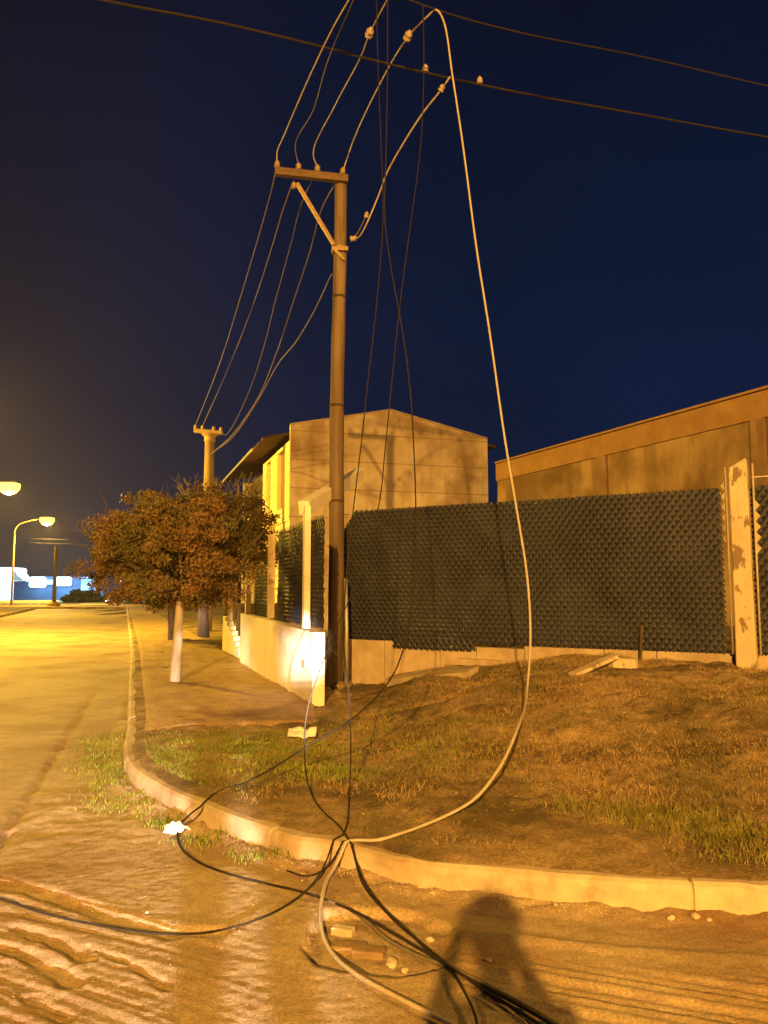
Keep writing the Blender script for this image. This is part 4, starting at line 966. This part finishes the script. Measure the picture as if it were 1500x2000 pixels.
tag(mb.build('plank', M['post'], bevel=.004), 'narrow broken plank pointing down left toward the grass', 'plank')
q = P(1205, 1300, 8.95); mb = MB(); mb.hexa([q+FD*-.18+FN*.10+Vector((0,0,-.13)), q+FD*.24+FN*.10+Vector((0,0,-.10)), q+FD*.24-FN*.08+Vector((0,0,-.10)), q+FD*-.16-FN*.08+Vector((0,0,-.13)), q+FD*-.15+FN*.05+Vector((0,0,.07)), q+FD*.20+FN*.03+Vector((0,0,.09)), q+FD*.22-FN*.08+Vector((0,0,.08)), q+FD*-.1-FN*.08+Vector((0,0,.10))])
tag(mb.build('rubble_block', M['post'], bevel=.02), 'pale broken concrete block at the foot of the fence wall', 'block')
for px, zt, lab in ((1222, 1.10, 'left upright brick stub on the low wall behind the mesh'), (1256, 1.08, 'right upright brick stub on the low wall behind the mesh')):
    q = fpt(px); mb = MB(); mb.box(Vector((q.x,q.y,.845+(zt-.845)/2))-FN*.09, .11, .07, zt-.85, FD, FN); tag(mb.build('brick_stub', M['brick'], bevel=.008), lab, 'brick')
q = fpt(1241); mb = MB(); mb.bar(Vector((q.x,q.y,.68))+FN*.03, Vector((q.x+.03,q.y,1.15))+FN*.03, .06, .03, up=(1,0,0)); tag(mb.build('stake', M['wood']), 'dark short stake in front of the two brick stubs', 'stake')
q = GG(660, 1340)
rr2 = random.Random(8)
for i in range(7):
    p = Vector((PX,PY,0)) + Vector((math.cos(i*1.0)*.2, -abs(math.sin(i*1.0))*.22, 0)); p.z = H(p.x,p.y)
    rock('clod', p, rr2.uniform(.05,.1), M['verge'], 'earth clod heaped round the foot of the wooden pole', 'clod', 'clods at the pole foot', i)

# ------------------------------------------------------------------ grass (uncountable)
def blades(name, mat, n, sampler, hmin, hmax, wd, seed, label, lean=.5):
    r = np.random.default_rng(seed); XY = sampler(r, n); k = kdist(XY[:,0], XY[:,1])
    XY = XY[(k > .19) & ((XY[:,0] > -.8) | (XY[:,1] < 8.15))] if name != 'road_weeds' else XY[k < -.01]
    x, y = XY[:,0], XY[:,1]; n = len(x)
    z = (verge_z(x[None], y[None]) if name != 'road_weeds' else road_z(x[None], y[None]))[0]
    h = r.uniform(hmin, hmax, n); a = r.uniform(0, 6.28, n); ln = r.normal(0, lean, (n,2))*h[:,None]
    b0 = np.stack([x-np.cos(a)*wd, y-np.sin(a)*wd, z-.01], 1); b1 = np.stack([x+np.cos(a)*wd, y+np.sin(a)*wd, z-.01], 1)
    mid0 = np.stack([x+ln[:,0]*.35-np.cos(a)*wd*.7, y+ln[:,1]*.35-np.sin(a)*wd*.7, z+h*.6], 1); mid1 = np.stack([x+ln[:,0]*.35+np.cos(a)*wd*.7, y+ln[:,1]*.35+np.sin(a)*wd*.7, z+h*.6], 1)
    t0 = np.stack([x+ln[:,0]-np.cos(a)*wd*.1, y+ln[:,1]-np.sin(a)*wd*.1, z+h], 1); t1 = np.stack([x+ln[:,0]+np.cos(a)*wd*.1, y+ln[:,1]+np.sin(a)*wd*.1, z+h], 1)
    V = np.stack([b0,b1,mid1,mid0,t1,t0],1).reshape(-1,3); i = np.arange(n)*6
    Fq = np.concatenate([np.stack([i,i+1,i+2,i+3],1), np.stack([i+3,i+2,i+4,i+5],1)])
    o = mesh_np(name, V, Fq, mat); tag(o, label, 'grass', kind='stuff')
def patches(lst):
    def f(r, n):
        wts = np.array([l[4] for l in lst], float); wts /= wts.sum(); idx = r.choice(len(lst), n, p=wts)
        P_ = [GG(l[0], l[1]) for l in lst]
        c = np.array([(p.x, p.y) for p in P_])[idx]; s = np.array([(l[2], l[3]) for l in lst])[idx]
        # clump into tufts
        cen = r.normal(size=(n,2))*s; q = np.round(cen/.09)*.09 + r.normal(0,.022,(n,2)); jit = np.sin(np.round(cen/.09)[:,::-1]*12.9898+4.1)*.04
        m = r.uniform(size=(n,1)) < .6
        return c + np.where(m, q+jit, cen)
    return f
blades('grass', M['grass'], 17000, patches([(330,1475,.35,.45,4),(420,1470,.4,.5,3),(330,1530,.15,.15,1),(480,1500,.4,.35,2),(610,1460,.3,.35,1.6),(640,1510,.22,.16,1.4),(700,1420,.35,.6,1.2),(850,1450,.28,.4,1.2),(560,1440,.2,.2,.6)]), .010, .036, .0028, 31, 'short green grass on the verge behind the kerb bend')
blades('grass', M['grass2'], 4200, patches([(1380,1615,.16,.08,3),(1460,1640,.18,.1,2.5),(1300,1610,.12,.07,1.5),(1240,1590,.12,.08,1),(1130,1580,.1,.08,.8),(1480,1680,.12,.05,.8)]), .012, .075, .0026, 32, 'taller yellow green grass tufts on the verge at right', .7)
def dry(r, n):
    x = r.uniform(-2.6, 4.6, n); y = r.uniform(3.9, 11, n)
    keep = np.array([noise.noise((a*1.1, b*1.1, 3.3)) + .35*noise.noise((a*5, b*5, 1)) for a, b in zip(x, y)]) > -.05
    keep &= (x > -.8-.35*(y-9.75)) | (y < 8.0)
    return np.stack([x[keep], y[keep]], 1)
blades('grass', M['straw'], 95000, dry, .008, .042, .0026, 33, 'dry straw coloured grass scattered over the verge', .9)
blades('road_weeds', M['grass'], 2600, patches([(250,1500,.12,.3,2),(215,1480,.15,.4,1.6),(260,1570,.2,.2,1),(200,1450,.12,.3,1),(330,1610,.06,.06,.5),(410,1640,.1,.05,.5),(520,1668,.1,.04,.4)]), .015, .045, .003, 34, 'green weeds growing on the road outside the kerb bend')

# ------------------------------------------------------------------ the photographer, seen only by the shadow on the road
per = empty('person', (0, -.42, 0), 'standing photographer whose shadow falls on the road, arms raised holding a phone', 'person')
J = {'pelvis':(.12,-.42,.95,.15),'waist':(.10,-.42,1.1,.19),'chest':(.05,-.42,1.30,.21),'neck0':(0,-.41,1.47,.075),'neck':(0,-.40,1.53,.06),
 'head0':(0,-.38,1.60,.085),'head1':(0,-.38,1.69,.098),'head2':(0,-.39,1.77,.06),'nose':(0,-.275,1.655,.014)}
E = [('pelvis','waist'),('waist','chest'),('chest','neck0'),('neck0','neck'),('neck','head0'),('head0','head1'),('head1','head2'),('head1','nose')]
for s, t in ((-1,'l'),(1,'r')):
    J.update({t+'sh':(.04+s*.17,-.42,1.40,.085), t+'el':(.03+s*.27,-.36,1.14,.07), t+'wr':(s*.12,-.10,1.47,.030), t+'pa':(s*.085,-.055,1.53,.026),
      t+'hip':(.13+s*.085,-.42,.86,.098), t+'kn':(.135+s*.10,-.40,.50,.068), t+'an':(.135+s*.105,-.43,.09,.05), t+'toe':(.14+s*.13,-.28,.04,.04), t+'ear':(s*.105,-.385,1.67,.014)})
    E += [('chest',t+'sh'),(t+'sh',t+'el'),(t+'el',t+'wr'),(t+'wr',t+'pa'),('pelvis',t+'hip'),(t+'hip',t+'kn'),(t+'kn',t+'an'),(t+'an',t+'toe'),('head1',t+'ear')]
    for f in range(4):
        J[t+'f%d'%f] = (s*.092,-.045+.0,1.545+.018*f,.009); J[t+'g%d'%f] = (s*.07,-.028,1.55+.018*f,.008)
        E += [(t+'pa',t+'f%d'%f),(t+'f%d'%f,t+'g%d'%f)]
    J[t+'th'] = (s*.055,-.075,1.545,.010); E.append((t+'pa',t+'th'))
keys = list(J); me = bpy.data.meshes.new('body'); me.from_pydata([J[k][:3] for k in keys], [(keys.index(a_),keys.index(b2)) for a_,b2 in E], [])
bo = bpy.data.objects.new('body', me); col.objects.link(bo); bo.parent = per; bo.location = (0,.42,0)
sk = bo.modifiers.new('skin','SKIN'); sk.use_smooth_shade = True
for i, k_ in enumerate(keys):
    sv = me.skin_vertices[0].data[i]; sv.radius = (J[k_][3], J[k_][3]); sv.use_root = (k_ == 'pelvis')
ss = bo.modifiers.new('sub','SUBSURF'); ss.levels = 1; ss.render_levels = 2; me.materials.append(M['coat'])
mb = MB(); n_c = 20; prof_c = [(.25,.78,.10),(.27,.95,.09),(.26,1.15,.08),(.25,1.3,.06),(.20,1.41,.04),(.09,1.50,.01)]
for r_, z_, x_ in prof_c:
    for k in range(n_c): mb.v.append((x_+r_*math.cos(2*math.pi*k/n_c), -.44+.65*r_*math.sin(2*math.pi*k/n_c), z_))
for i in range(len(prof_c)-1):
    for k in range(n_c): mb.f.append((i*n_c+k, i*n_c+(k+1)%n_c, (i+1)*n_c+(k+1)%n_c, (i+1)*n_c+k))
mb.build('coat', M['coat'], per, smooth=True)
mb = MB(); mb.lathe((0,-.41,1.70), [(.10,-.03),(.112,.03),(.09,.09),(.03,.115)], 16); mb.build('hair', M['dark'], per, smooth=True)
mb = MB(); mb.box((0,-.045,1.575), .15, .009, .075); tag(mb.build('phone', M['dark'], bevel=.004), 'dark phone held up in both hands by the photographer', 'phone')

# ------------------------------------------------------------------ the night air that carries the lamps' glow
mb = MB(); mb.hexa([(-305,-95,-1.1),(305,-95,-1.1),(305,425,-1.1),(-305,425,-1.1),(-305,-95,13),(305,-95,13),(305,425,13),(-305,425,13)])
hm = bpy.data.materials.new('night_air'); hm.use_nodes = True; hn = hm.node_tree.nodes; hn.remove(hn['Principled BSDF'])
pv = hn.new('ShaderNodeVolumePrincipled'); pv.inputs['Density'].default_value = .00033; pv.inputs['Color'].default_value = (.9,.9,.92,1); pv.inputs['Anisotropy'].default_value = .5
hm.node_tree.links.new(pv.outputs[0], hn['Material Output'].inputs['Volume'])
tag(mb.build('haze', hm), kind='stuff')
